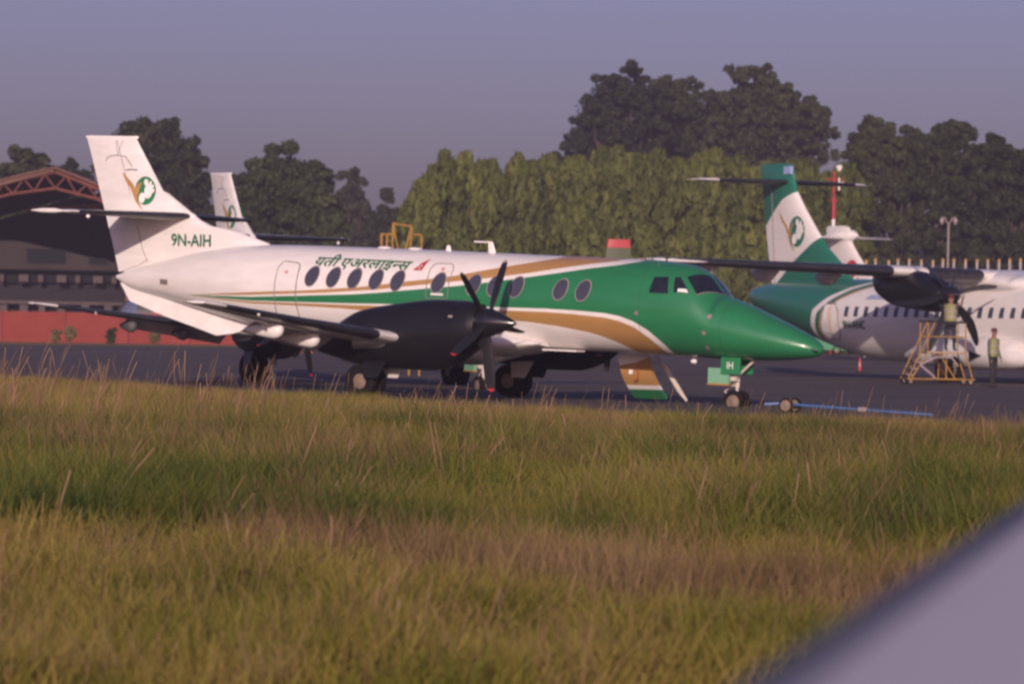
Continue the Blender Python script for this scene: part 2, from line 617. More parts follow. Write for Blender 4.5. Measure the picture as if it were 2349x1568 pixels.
def ground_mat(name, c1, c2, scale, rough=0.9, c3=None, bump=0.3):
    m = bpy.data.materials.new(name)
    t, p = nodes_of(m)
    g = t.nodes.new('ShaderNodeTexCoord')
    nz = t.nodes.new('ShaderNodeTexNoise')
    nz.inputs['Scale'].default_value = scale
    nz.inputs['Detail'].default_value = 8
    nz.inputs['Roughness'].default_value = 0.7
    t.links.new(g.outputs['Object'], nz.inputs['Vector'])
    cr = t.nodes.new('ShaderNodeValToRGB')
    cr.color_ramp.elements[0].position = 0.32
    cr.color_ramp.elements[0].color = (*c1, 1)
    cr.color_ramp.elements[1].position = 0.68
    cr.color_ramp.elements[1].color = (*c2, 1)
    t.links.new(nz.outputs[0], cr.inputs[0])
    t.links.new(cr.outputs[0], p.inputs['Base Color'])
    p.inputs['Roughness'].default_value = rough
    p.inputs['Specular IOR Level'].default_value = 0.25
    b = t.nodes.new('ShaderNodeBump')
    b.inputs['Strength'].default_value = bump
    b.inputs['Distance'].default_value = 0.03
    n2 = t.nodes.new('ShaderNodeTexNoise')
    n2.inputs['Scale'].default_value = scale * 30
    t.links.new(g.outputs['Object'], n2.inputs['Vector'])
    t.links.new(n2.outputs[0], b.inputs['Height'])
    t.links.new(b.outputs[0], p.inputs['Normal'])
    return m


M_SOIL = ground_mat('grassy_soil', (0.055, 0.060, 0.020), (0.12, 0.085, 0.038), 0.7)
M_ASPH = ground_mat('asphalt', (0.064, 0.055, 0.055), (0.108, 0.092, 0.088), 0.12, 0.85)
M_SHOULDER = ground_mat('dusty_asphalt_shoulder', (0.085, 0.072, 0.066), (0.13, 0.11, 0.10), 0.5, 0.9)
M_VERGE = ground_mat('dry_grass_verge', (0.13, 0.115, 0.035), (0.24, 0.18, 0.075), 0.6, bump=0.0)

structure(MB().add([(-3000, -300, 0), (3000, -300, 0), (3000, 5000, 0), (-3000, 5000, 0)], [(0, 1, 2, 3)]).build('ground', M_SOIL))
EDGE = [(-160, 400), (-62, 205), (-16.2, 109), (-9.0, 92.5), (-1.4, 77.0), (8.2, 66.0), (22, 52), (60, 20)]       # grass / apron boundary
FAR = [(160, 420), (60, 322), (26.0, 287), (-13.0, 254), (-29.5, 233), (-62, 206)]
ap = [(x, y, 0.008) for x, y in EDGE[1:]] + [(200, 20, 0.008), (200, 420, 0.008)] + [(x, y, 0.008) for x, y in FAR]
structure(MB().add(ap, [tuple(range(len(ap)))]).build('apron', M_ASPH))
sh = MB()
sh.loft([[(x, y, 0.004) for x, y in EDGE], [(x + 1.5, y + 1.2, 0.012) for x, y in EDGE]], False, closed=False)
structure(sh.build('apron_shoulder', M_SHOULDER))
mk = MB()
a, b = gnd(620, 868), gnd(1040, 884)
mk.loft([[(a.x - 6, a.y - 0.1, 0.016), (b.x + 20, b.y - 5.6, 0.016)], [(a.x - 6, a.y + 0.15, 0.016), (b.x + 20, b.y - 5.35, 0.016)]], False, closed=False)
structure(mk.build('apron_marking', mat('faded_white_line', (0.20, 0.19, 0.21), 0.8, var=0.4)))
vg = [(-90, 210, 0.012), (-29.8, 233.5, 0.012), (-13, 254.6, 0.012), (26, 288, 0.012), (60, 323, 0.012), (160, 421, 0.012), (160, 470, 0.012), (56, 390, 0.012), (24, 360, 0.012), (-14.0, 340, 0.012), (-31, 330, 0.012), (-90, 320, 0.012)]
structure(MB().add(vg, [tuple(range(len(vg)))]).build('grass_verge', M_VERGE))


# ------------------------------------------------------------------ the parked regional turboprop (main subject)
JET_POS, JET_YAW, JET_PITCH = (-1.527, 90.198, 0), 0.5573, 0.02
FUS = Hull([(-8.95, 2.42, 2.34, .03), (-8.5, 2.56, 2.13, .17), (-7.5, 2.80, 1.93, .42), (-6.5, 3.02, 1.71, .66), (-5.5, 3.16, 1.50, .83), (-4.6, 3.22, 1.34, .93), (-3.5, 3.23, 1.22, .98), (-2, 3.225, 1.18, .995), (0, 3.21, 1.17, 1.0), (3, 3.17, 1.17, 1.0), (5, 3.155, 1.165, 1.0), (5.9, 3.10, 1.15, .96), (6.3, 3.03, 1.14, .92), (6.62, 2.86, 1.13, .88), (7.05, 2.44, 1.125, .81), (7.4, 2.335, 1.12, .755), (8.0, 2.11, 1.13, .64), (8.5, 1.91, 1.16, .52), (9.0, 1.69, 1.22, .34), (9.2, 1.57, 1.27, .22), (9.3, 1.48, 1.34, .10), (9.33, 1.43, 1.38, .03)], 0.1)


def make_jetstream():
    J = thing('turboprop_airliner', 'small white, green and gold turboprop with lettering 9N-AIH, door hanging open', 'airplane', JET_POS, (0, JET_PITCH, -JET_YAW), 'small green nosed turboprops parked on the apron')
    fu = FUS.mesh().build('fuselage', M_JET, J, angle=60)
    for side in (-1, 1):
        for x in (-2.87, -2.3, -1.74, -1.17, -0.61, 0.45, 1.35, 1.88, 2.43, 3.53, 4.09):
            z = 2.55 - (x + 2.87) * 0.0145
            w = FUS.oval(x, z, 0.163, 0.215, side, 0.012, lean=0.18).build('cabin_window', M_GLASS, fu)
            FUS.oval(x, z, 0.183, 0.236, side, 0.007, inner=0.84, lean=0.18).build('window_rim', M_RIM, fu)
        s = side / -1
        f3 = lambda L: [(x, y * s, z) for x, y, z in L]
        FUS.patch(f3([(5.67, -.92, 2.45), (5.69, -.73, 2.78), (6.0, -.68, 2.79), (6.11, -.88, 2.45)])).build('cockpit_side_window', M_CKGLASS, fu)
        FUS.patch(f3([(6.22, -.85, 2.48), (6.14, -.66, 2.79), (6.25, -.62, 2.8), (6.56, -.76, 2.46)])).build('cockpit_quarter_window', M_CKGLASS, fu)
        FUS.patch(f3([(6.37, -.57, 2.8), (6.66, -.06, 2.82), (7.03, -.05, 2.46), (6.69, -.7, 2.45)])).build('windscreen', M_CKGLASS, fu)
        if side < 0:
            FUS.patch([(6.30, -.82, 2.485), (6.30, -.79, 2.55), (6.47, -.75, 2.55), (6.53, -.77, 2.475)], 0.012, 4).build('sun_shade', M_WHITEP, fu)
        # lower windscreen seal
        FUS.patch(f3([(6.69, -.7, 2.44), (6.70, -.7, 2.41), (7.05, -.05, 2.42), (7.03, -.05, 2.45)]), 0.012).build('windscreen_seal', M_SEAM, fu)
        FUS.line([(-3.87, 1.62), (-3.85, 1.96), (-3.84, 2.72), (-3.78, 2.83), (-3.70, 2.86), (-3.40, 2.84), (-3.29, 2.80), (-3.26, 2.70), (-3.26, 1.98), (-3.25, 1.62)], 0.014, side).build('baggage_door_outline', M_SEAM, fu)
        FUS.line([(0.17, 2.17), (0.14, 2.78), (0.18, 2.89), (0.26, 2.92), (0.60, 2.92), (0.68, 2.89), (0.72, 2.80), (0.72, 2.17), (0.17, 2.17)], 0.012, side).build('emergency_exit_outline', M_SEAM, fu)
        FUS.patch([FUS.surf(0.29, 2.235, side), FUS.surf(0.29, 2.275, side), FUS.surf(0.61, 2.275, side), FUS.surf(0.61, 2.235, side)], 0.008, 3).build('exit_notice', M_WHITEP, fu)
        for cx, cz, in ((-3.58, 2.62), (0.46, 2.80)):
            FUS.oval(cx, cz, 0.045, 0.035, side, 0.008).build('door_mark', mat('faded_red_mark', (0.55, 0.25, 0.22), 0.5), fu)
        FUS.patch([FUS.surf(-7.38, 2.25, side), FUS.surf(-7.38, 2.37, side), FUS.surf(-7.12, 2.36, side), FUS.surf(-7.12, 2.24, side)], 0.008, 3).build('tail_vent', M_SEAM, fu)
        for x, z in ((5.42, 2.02), (7.05, 2.0), (6.95, 1.66), (6.95, 1.36)):
            FUS.oval(x, z, 0.05, 0.05, side, 0.01).build('static_port', M_SEAM, fu)
        for L in ([(7.32, 1.3), (7.28, 1.7), (7.3, 2.1), (7.36, 2.3)], [(5.45, 1.5), (5.45, 2.0), (5.45, 2.6), (5.42, 3.0)]):
            FUS.line(L, 0.004, side).build('skin_joint', mat('skin_joint_line', (0.035, 0.06, 0.04), 0.6), fu)
    # lettering in green: a Nepali name, its tilted red mark, painted on both sides of the fuselage
    for side in (-1, 1):
        bms, x = [], 0.0
        for ch, adv, clip in (('य', 0.60, None), ('त', 0.585, None), ('ी', 0.27, None), (' ', 0.20, None), ('ए', 0.57, None), ('अ', 0.77, None), ('र', 0.43, None), ('ल', 0.69, None), ('ा', 0.27, None), ('इ', 0.51, None), ('न', 0.36, 0.355), ('स', 0.69, None)):
            if ch != ' ':
                bms.append((text_mesh(ch, 1.0, 0.0, clip), x, 0.0))
            x += adv
        L, tot = 2.50, x

        def fn(u, v, side=side):
            s = u / tot * L
            xx = (-2.95 + s + 0.10 * v) if side < 0 else (-0.42 - s - 0.10 * v)
            zz = 2.79 - (xx + 2.95) * 0.014 + v * 0.285
            return FUS.surf(xx, zz, side, 0.007)
        lay_text('name_lettering', bms, fn, M_TEXT, fu, 0.16, .022)
        mb = MB()
        for sh_ in ([(-.30, 2.755), (-.20, 2.84), (-.17, 2.90), (.01, 3.015), (-.03, 2.90), (-.07, 2.755)], ):
            pts = [FUS.surf(px if side < 0 else -3.2 - px, pz, side, 0.008) for px, pz in sh_]
            mb.add(pts, [tuple(range(len(pts)))])
        mb.build('red_name_mark', M_RED, fu, smooth=False)
        mb = MB()
        for px, pz in ((-.145, 2.80), (-.12, 2.855)):
            q = [FUS.surf((px + 0.022 * math.cos(a) + .25 * 0.02 * math.sin(a)) if side < 0 else -3.2 - px, pz + 0.02 * math.sin(a), side, 0.012) for a in [k * math.pi / 5 for k in range(10)]]
            if side < 0:
                mb.add(q, [tuple(range(10))])
        if mb.v:
            mb.build('red_name_mark_opening', M_WHITEP, fu, smooth=False)
    # roof aerials, lamp under the nose, belly light
    ae = MB()
    foil([((1.30, 0, 3.15), .20, .14), ((1.20, 0, 3.42), .12, .14)], True, mb=ae)
    ae.tube([(1.18, 0, 3.42), (0.72, 0, 3.42)], .018, 6)
    ae.build('roof_aerial', M_WHITEP, fu)
    foil([((0.15, 0, 3.17), .16, .14), ((0.10, 0, 3.32), .08, .14)], True).build('blade_aerial', M_WHITEP, fu)
    for x, z in ((-1.6, 3.215), (-0.8, 3.21)):
        MB().lathe([(0, .16), (.03, .15), (.05, .05)], (x, 0, z), 'z', 16).build('roof_dome', M_WHITEP, fu)
    for x, y, z, r in ((5.05, -.12, 3.14, .07), (5.25, -.1, 3.12, .045), (5.55, -.35, 3.02, .04)):
        MB().lathe([(0, r), (.035, r * .8), (.055, r * .2)], (x, y, z), 'z', 12).build('roof_fitting', M_HUB, fu)
    MB().lathe([(-.06, .03), (0, .055), (.05, .05), (.07, .02)], (6.28, 0, 1.05), 'x', 14).build('belly_lamp', M_LAMP, fu)
    MB().tube([(6.28, 0, 1.15), (6.28, 0, 1.06)], .02, 6).build('lamp_bracket', M_STRUT, fu)
    MB().tube([(9.20, -.25, 1.42), (9.24, -.30, 1.40), (9.36, -.30, 1.40)], .016, 6).build('pitot_probe', M_METAL, fu)
    # fairing where the low wing meets the belly
    wf = Hull([(-2.6, 1.3, 1.15, .2), (-1.8, 1.5, 1.0, .75), (-0.5, 1.62, .93, 1.08), (1.0, 1.62, .93, 1.12), (2.0, 1.55, 1.0, 1.05), (2.6, 1.44, 1.12, .92), (2.95, 1.36, 1.22, .80)], 0.15, 40)
    wfo = wf.mesh().build('wing_root_fairing', M_WHITE, J, angle=60)
    MB().box((3.35, -.45, 1.165), (.85, .35, .03)).build('landing_light_panel', M_WHITEP, wfo)
    # fin with dorsal fillet
    FZ = [(2.5, -8.9, -5.2, .10), (3.0, -9.06, -4.35, .10), (3.25, -9.14, -4.72, .09), (3.5, -9.23, -5.62, .105), (3.6, -9.26, -6.30, .115), (3.72, -9.3, -6.6, .12), (4.2, -9.47, -7.37, .115), (4.30, -9.50, -7.52, .11), (4.37, -9.53, -7.70, .10), (5.0, -9.74, -8.14, .08), (5.56, -9.94, -8.53, .06)]

    def fin_y(x, z):
        te, le, hy = [np.interp(z, [q[0] for q in FZ], [q[k] for q in FZ]) for k in (1, 2, 3)]
        t = min(max((le - x) / (le - te), 0), 1)
        return naca(t, 1.0) * 2 * hy * 1.0
    rings = []
    ts = [0.5 - 0.5 * math.cos(math.pi * k / 16) for k in range(17)]
    for z, te, le, hy in FZ:
        c = le - te
        rings.append([(le - t * c, sg * naca(t, 1.0) * 2 * hy, z) for sg, q in ((1, reversed(ts)), (-1, ts[1:])) for t in q])
    fin = MB().loft(rings).build('fin', M_WHITE, J, angle=50)
    cap = MB()
    foil([((-8.47, 0, 5.545), 1.5, .085), ((-8.47, 0, 5.60), 1.5, .05)], True, mb=cap)
    cap.build('fin_cap', M_WHITEP, fin)
    for side in (-1, 1):
        sm = MB()
        for L in ([(-9.02, 5.5), (-8.62, 4.4), (-8.2, 3.0), (-8.05, 2.75)], [(-8.05, 2.80), (-8.30, 2.66), (-8.85, 2.50)]):
            sm.tube([(x, side * (fin_y(x, z) + .002), z) for x, z in L], .008, 5)
        sm.build('rudder_hinge_line', M_SEAM, fin)
        gm = MB()
        gm.tube([(x, side * (fin_y(x, z) + .004), z) for x, z in ((-9.35, 5.02), (-9.27, 5.12), (-9.05, 5.16), (-8.75, 5.13), (-8.55, 4.9))], .011, 5)
        gm.tube([(x, side * (fin_y(x, z) + .004), z) for x, z in ((-8.98, 5.16), (-9.06, 5.5))], .006, 5)
        gm.tube([(x, side * (fin_y(x, z) + .004), z) for x, z in ((-8.98, 5.16), (-8.86, 5.5))], .006, 5)
        gm.tube([(x, side * (fin_y(x, z) + .006), z) for x, z in ((-8.72, 4.82), (-8.58, 4.84), (-8.40, 4.83))], .016, 6)
        gm.build('fin_bracing_wire', M_SEAM, fin)
        bm = text_mesh('9N-AIH', 0.38)

        def fr(u, v, side=side):
            xx = -7.38 + u * 0.93 if side < 0 else -6.06 - u * 0.93
            zz = 3.135 + v
            return (xx, side * (fin_y(xx, zz) + .008), zz)
        lay_text('registration_lettering', [(bm, 0, 0)], fr, M_TEXT, fin, 0.1, .009)
    emblem(fin, -8.13, 4.36, 1.0, 1.0, 0.118, M_GREENP)
    # long ventral fin
    VF = [(-8.83, 2.24, 2.24), (-8.54, 2.32, 1.84), (-7.5, 2.1, 1.52), (-6.6, 1.85, 1.29), (-6.05, 1.72, 1.14), (-5.6, 1.62, 1.20), (-5.0, 1.5, 1.36), (-4.6, 1.44, 1.42)]
    mb = MB()
    mb.loft([[(x, -w, zt), (x, -w * .7, zb), (x, w * .7, zb), (x, w, zt)] for (x, zt, zb), w in zip(VF, (.02, .04, .06, .07, .07, .06, .05, .02))])
    mb.build('ventral_fin', M_WHITEP, J)
    # tailplane
    for s in (-1, 1):
        st = [((-6.85, 0, 3.80), 2.0, .10), ((-7.12, s * 1.2, 3.80), 1.55, .10), ((-7.55, s * 3.25, 3.80), .95, .09), ((-7.68, s * 3.36, 3.80), .72, .05)]
        h = foil(st).build('tailplane', M_WHITE, J, angle=50)
        foil(st[:3], tmax=.10, off=.006, n=6).build('deicing_boot', M_BOOT, h)
        tp = MB()
        tp.lathe([(-.55, .012), (-.25, .05), (.1, .055), (.28, .03), (.36, .008)], (-8.25, s * 3.38, 3.80), 'x', 12)
        tp.build('tailplane_tip', M_WHITEP, h)
        MB().lathe([(-.05, .02), (0, .05), (.05, .02)], (-7.55, s * 2.95, 3.70), 'x', 10).build('tailplane_mass_balance', M_WHITEP, h)
    MB().lathe([(-1.4, .02), (-1.0, .11), (-.2, .13), (.15, .08), (.25, .02)], (-7.0, 0, 3.80), 'x', 16).build('tailplane_bullet', M_WHITEP, fin)
    # wings with boots, lowered flaps and canoe fairings
    for s in (-1, 1):
        def wz(y): return 1.36 + 0.108 * (y - 3.6)
        W_ = [(0.0, 1.60, 2.75, .16), (1.0, 1.50, 2.60, .16), (3.0, 1.16, 2.10, .15), (6.0, .60, 1.45, .13), (8.7, .40, .86, .11), (9.05, .30, .68, .10), (9.18, .16, .44, .06)]
        st = [((le, s * y, wz(y)), c, th) for y, le, c, th in W_]
        w = foil(st).build('wing', M_WHITE, J, angle=50)
        def wl(y): return [np.interp(y, [q[0] for q in W_], [q[k] for q in W_]) for k in (1, 2, 3)]
        bt = [((wl(y)[0], s * y, wz(y)), wl(y)[1], wl(y)[2]) for y in (3.95, 5, 6, 7.5, 8.6)]
        foil(bt, tmax=.12, off=.007, n=7).build('deicing_boot', M_BOOT, w)
        for y0, y1 in ((1.2, 2.35), (3.5, 6.35)):
            fs = []
            for y in (y0, y1):
                le, c, th = wl(y)
                te = le - c
                a = math.radians(32)
                p0 = Vector((te + .42 * c * .5, s * y, wz(y) - .07))
                fs.append((p0, c * .30, a))
            mb = MB()
            rg = []
            for p0, c, a in fs:
                ring = []
                for sg, q in ((1, reversed(ts)), (-1, ts[1:])):
                    for t in q:
                        hh = sg * naca(t, .12) * c
                        ring.append((p0.x - t * c * math.cos(a) + hh * math.sin(a), p0.y, p0.z - t * c * math.sin(a) + hh * math.cos(a)))
                rg.append(ring)
            mb.loft(rg).build('flap', M_FLAP, w)
        for y, xc, cz in ((4.95, -.05, 1.22), (6.45, .08, 1.40)):
            cn = Hull([(xc - .75, cz + .06, cz - .02, .03), (xc - .35, cz + .14, cz - .11, .10), (xc, cz + .17, cz - .15, .135), (xc + .12, cz + .15, cz - .11, .115), (xc + .19, cz + .09, cz - .02, .05)], .05, 24)
            cn.mesh(s * y).build('flap_track_fairing', M_WHITEP, w, angle=60)
        MB().tube([(wl(7.6)[0] - .1, s * 7.6, wz(7.6) + .03), (wl(7.6)[0] + .02, s * 7.6, wz(7.6) - .07)], .03, 8).build('wing_fitting', M_STRUT, w)
        # inboard bright leading edge with a row of rivets
        MB().lathe([(-.3, .01), (-.1, .035), (.1, .03), (.16, .01)], (.15, s * 9.2, wz(9.15)), 'x', 12).build('wingtip_lamp', M_LAMP, w)
        for k in range(7):
            MB().lathe([(0, .014), (.03, .012)], (wl(3.6)[0] - .16 - .03 * k, s * (3.5 + .12 * k), wz(3.5 + .12 * k) + .085), 'z', 6).build('vortex_tab', M_WHITEP, w)
        # engine nacelle
        yc = s * 2.92
        nac = Hull([(-1.25, 1.15, .95, .05), (-.7, 1.60, .83, .28), (-.2, 1.86, .74, .41), (.6, 2.02, .66, .47), (1.7, 2.15, .67, .48), (2.35, 2.16, .86, .465), (2.7, 2.12, 1.10, .42), (2.84, 2.07, 1.20, .37)], .12, 40)
        n_ = nac.mesh(yc).build('engine_nacelle', M_BLACK, J, angle=50)
        MB().lathe([(-.05, .15), (0.03, .17), (.05, .10)], (2.83, yc, 1.34), 'x', 18).build('oil_cooler_intake', M_DARK, n_)
        MB().lathe([(0, .16), (.035, .17), (.04, .13)], (2.82, yc, 1.93), 'x', 18).build('engine_intake', M_DARK, n_)
        MB().tube([(.8, yc + s * .30, 1.25), (.25, yc + s * .55, 1.2), (.05, yc + s * .60, 1.18)], [.14, .14, .13], 14).build('exhaust_pipe', M_METAL, n_)
        for px, pz in ((2.35, 1.82), (1.35, 1.38)):
            MB().box((px, yc + s * .465, pz), (.10, .02, .05)).build('nacelle_mark', M_RIM, n_)
        # propeller, five feathered blades
        hub = Vector((2.98, yc, 1.72))
        pr = MB().lathe([(-.14, .29), (0, .30), (.12, .28), (.3, .22), (.48, .14), (.62, .07), (.70, .02)], hub, 'x', 28).build('propeller', M_SPIN, J)
        for k in range(5):
            a = math.radians(26 + 72 * k)
            dv = Vector((0, math.sin(a), math.cos(a)))
            tv = Vector((0, math.cos(a), -math.sin(a)))
            rg, tip = [], []
            for r, c, th in ((.22, .11, .55), (.35, .15, .35), (.6, .24, .16), (.95, .25, .10), (1.25, .21, .07), (1.40, .16, .06), (1.46, .07, .05)):
                tw = math.radians(12 + 14 * (1 - r / 1.45))
                ring = []
                for sg, q in ((1, reversed(ts[::2])), (-1, ts[2::2])):
                    for t in q:
                        al = (t - .4) * c
                        hh = sg * naca(t, th) * c
                        ring.append(hub + dv * r + Vector((-1, 0, 0)) * (al * math.cos(tw) - hh * math.sin(tw)) + tv * (al * math.sin(tw) + hh * math.cos(tw)))
                rg.append(ring)
            MB().loft(rg[:6]).build('blade', M_BLADE, pr)
            MB().loft(rg[5:]).build('blade_tip', M_RED if k in (2, 3) else M_RIM, pr)
        # main gear
        y0 = s * 2.95
        g = MB()
        g.tube([(0, y0, .95), (0, y0, .36)], [.075, .06], 12)
        g.tube([(0, y0 - .22, .36), (0, y0 + .22, .36)], .05, 10)
        g.tube([(.05, y0, .62), (.28, y0, .52), (.05, y0, .38)], .028, 8)
        g.tube([(0, y0, .75), (-.55, y0, 1.0)], .035, 8)
        g = g.build('main_gear', M_STRUT, J)
        for dy in (-.17, .17):
            wheel('wheel', g, (0, y0 + dy, .372), .372, .23, .42)
        for dy in (-.34, .34):
            dr = MB()
            dr.loft([[(.15, y0 + dy, .80), (.2, y0 + dy * 1.15, .46), (.2, y0 + dy * 1.19, .46), (.15, y0 + dy * 1.05, .80)], [(.75, y0 + dy, .84), (.55, y0 + dy * 1.15, .46), (.55, y0 + dy * 1.19, .46), (.75, y0 + dy * 1.05, .84)]])
            dr.build('gear_door', M_FLAP if dy * s < 0 else M_BLACK, g, smooth=False)
    # nose gear
    g = MB()
    g.tube([(7.34, 0, 1.2), (7.34, 0, .55)], [.06, .055], 12)
    g.tube([(7.34, 0, .55), (7.34, 0, .25)], .035, 10)
    g.tube([(7.34, -.17, .245), (7.34, .17, .245)], .03, 8)
    g.tube([(7.30, 0, .62), (7.05, 0, .45), (7.30, 0, .30)], .025, 8)
    g.tube([(7.36, 0, .80), (7.75, 0, 1.15)], .03, 8)
    g.tube([(7.22, -.12, .72), (7.40, -.12, .72)], .06, 10)
    g = g.build('nose_gear', M_STRUT, J)
    for dy in (-.125, .125):
        wheel('wheel', g, (7.34, dy, .245), .245, .15, .6)
    for dy in (-.27, .27):
        dr = MB()
        dr.box((7.32, dy, 1.0), (.46, .03, .36))
        dr.build('nose_gear_door', M_GREENP, g)
    bm = text_mesh('IH', 0.22)
    lay_text('gear_door_lettering', [(bm, 0, 0)], lambda u, v: (7.22 + u * .8, -.29, .93 + v), M_WHITEP, g, .2)
    bx = MB()
    bx.box((7.02, -.2, .78), (.50, .10, .32))
    bx.box((7.02, -.2, .60), (.52, .12, .04), mi=1)
    bx.build('folded_gear_door', [mat('pale_green_panel', (0.16, 0.36, 0.23), .5), M_YEL], g, smooth=False)
    # airstair door let down on the port side
    def door_pt(s, e):
        # s: 0 hinge .. 1 lower end ; e: along the fuselage
        yy = 1.0 + .55 * s - .18 * math.sin(math.pi * s)
        return (3.84 + .78 * e + .14 * s, yy, 1.12 - .95 * s)
    mb = MB()
    nS = 10
    for off in (0.0,):
        rows = [[Vector(door_pt(i / nS, e)) for e in (0, .5, 1)] for i in range(nS + 1)]
        back = [[Vector(door_pt(i / nS, e)) + Vector((0, .08, .05)) for e in (1, .5, 0)] for i in range(nS + 1)]
        mb.loft([a_ + b_ for a_, b_ in zip(rows, back)])
    mdoor = layered('airstair_door_paint', WHITE, [([(3, .93), (3.9, .88), (4.3, .95), (4.62, 1.08), (6, 1.3)], GOLD), ([(3, .43), (6, .50)], WHITE), ([(3, .34), (6, .41)], GREEN)], 0, 2, (3, 6), (0, 2), dirt_amt=.1)
    ad = mb.build('airstair_door', mdoor, J)
    hr = MB()
    hr.tube([(4.62, 1.30, 1.1), (4.78, 1.45, .85), (5.02, 1.62, .40), (5.16, 1.74, .16)], [.03, .055, .06, .03], 10)
    hr.build('handrail', M_STRUT, ad)
    hr = MB()
    hr.tube([(4.30, 1.03, .88), (4.33, 1.04, .70), (4.30, 1.08, .58), (4.22, 1.10, .56)], .022, 8)
    hr.build('door_handle', mat('handle_bronze', (.35, .10, .05), .5), ad)
    MB().box((4.16, 1.03, .74), (.09, .02, .09)).build('door_placard', M_WHITEP, ad)
    for k in range(4):
        z = .95 - .22 * k
        MB().box((4.27 + .03 * k, 1.36 + .09 * k, z), (.6, .22, .03)).build('step', M_METAL, ad)
    MB().box((3.62, .95, .95), (.10, .06, .42), ry=.15).build('door_stay', M_DARK, ad)
    return J


JET = make_jetstream()
for c in JET.children:
    pass
JET2 = copy_tree(JET, None, skip=('registration_lettering', 'airstair_door', 'gear_door_lettering'))
JET2.location = (-4.11, 109.38, 0)
JET2.rotation_euler = (0, JET_PITCH, -1.0878)
for w_ in JET2.children:
    for c in w_.children:
        if c.name.startswith('flap_track_fairing'):
            c.material_slots[0].link = 'OBJECT'
            c.material_slots[0].material = mat('grey_fairing_paint', (.10, .095, .10), .6)
JET2['label'] = 'farther white turboprop whose slim tail fin shows behind the airliner lettered 9N-AIH'


# ------------------------------------------------------------------ the larger high-wing turboprops
ATRH = Hull([(-15.4, 3.02, 2.75, .06), (-15.1, 3.12, 2.52, .28), (-14.0, 3.28, 2.16, .62), (-12.5, 3.38, 1.80, .92), (-11.0, 3.44, 1.42, 1.14), (-9.5, 3.45, 1.08, 1.30), (-8.0, 3.45, .80, 1.39), (-6.5, 3.45, .64, 1.43), (-4.5, 3.45, .60, 1.435), (0, 3.45, .60, 1.435), (6, 3.45, .60, 1.435), (8.5, 3.40, .62, 1.40), (10, 3.1, .70, 1.22), (11, 2.55, .85, .95), (11.9, 2.05, 1.1, .55), (12.25, 1.72, 1.42, .12)], .25, 56)


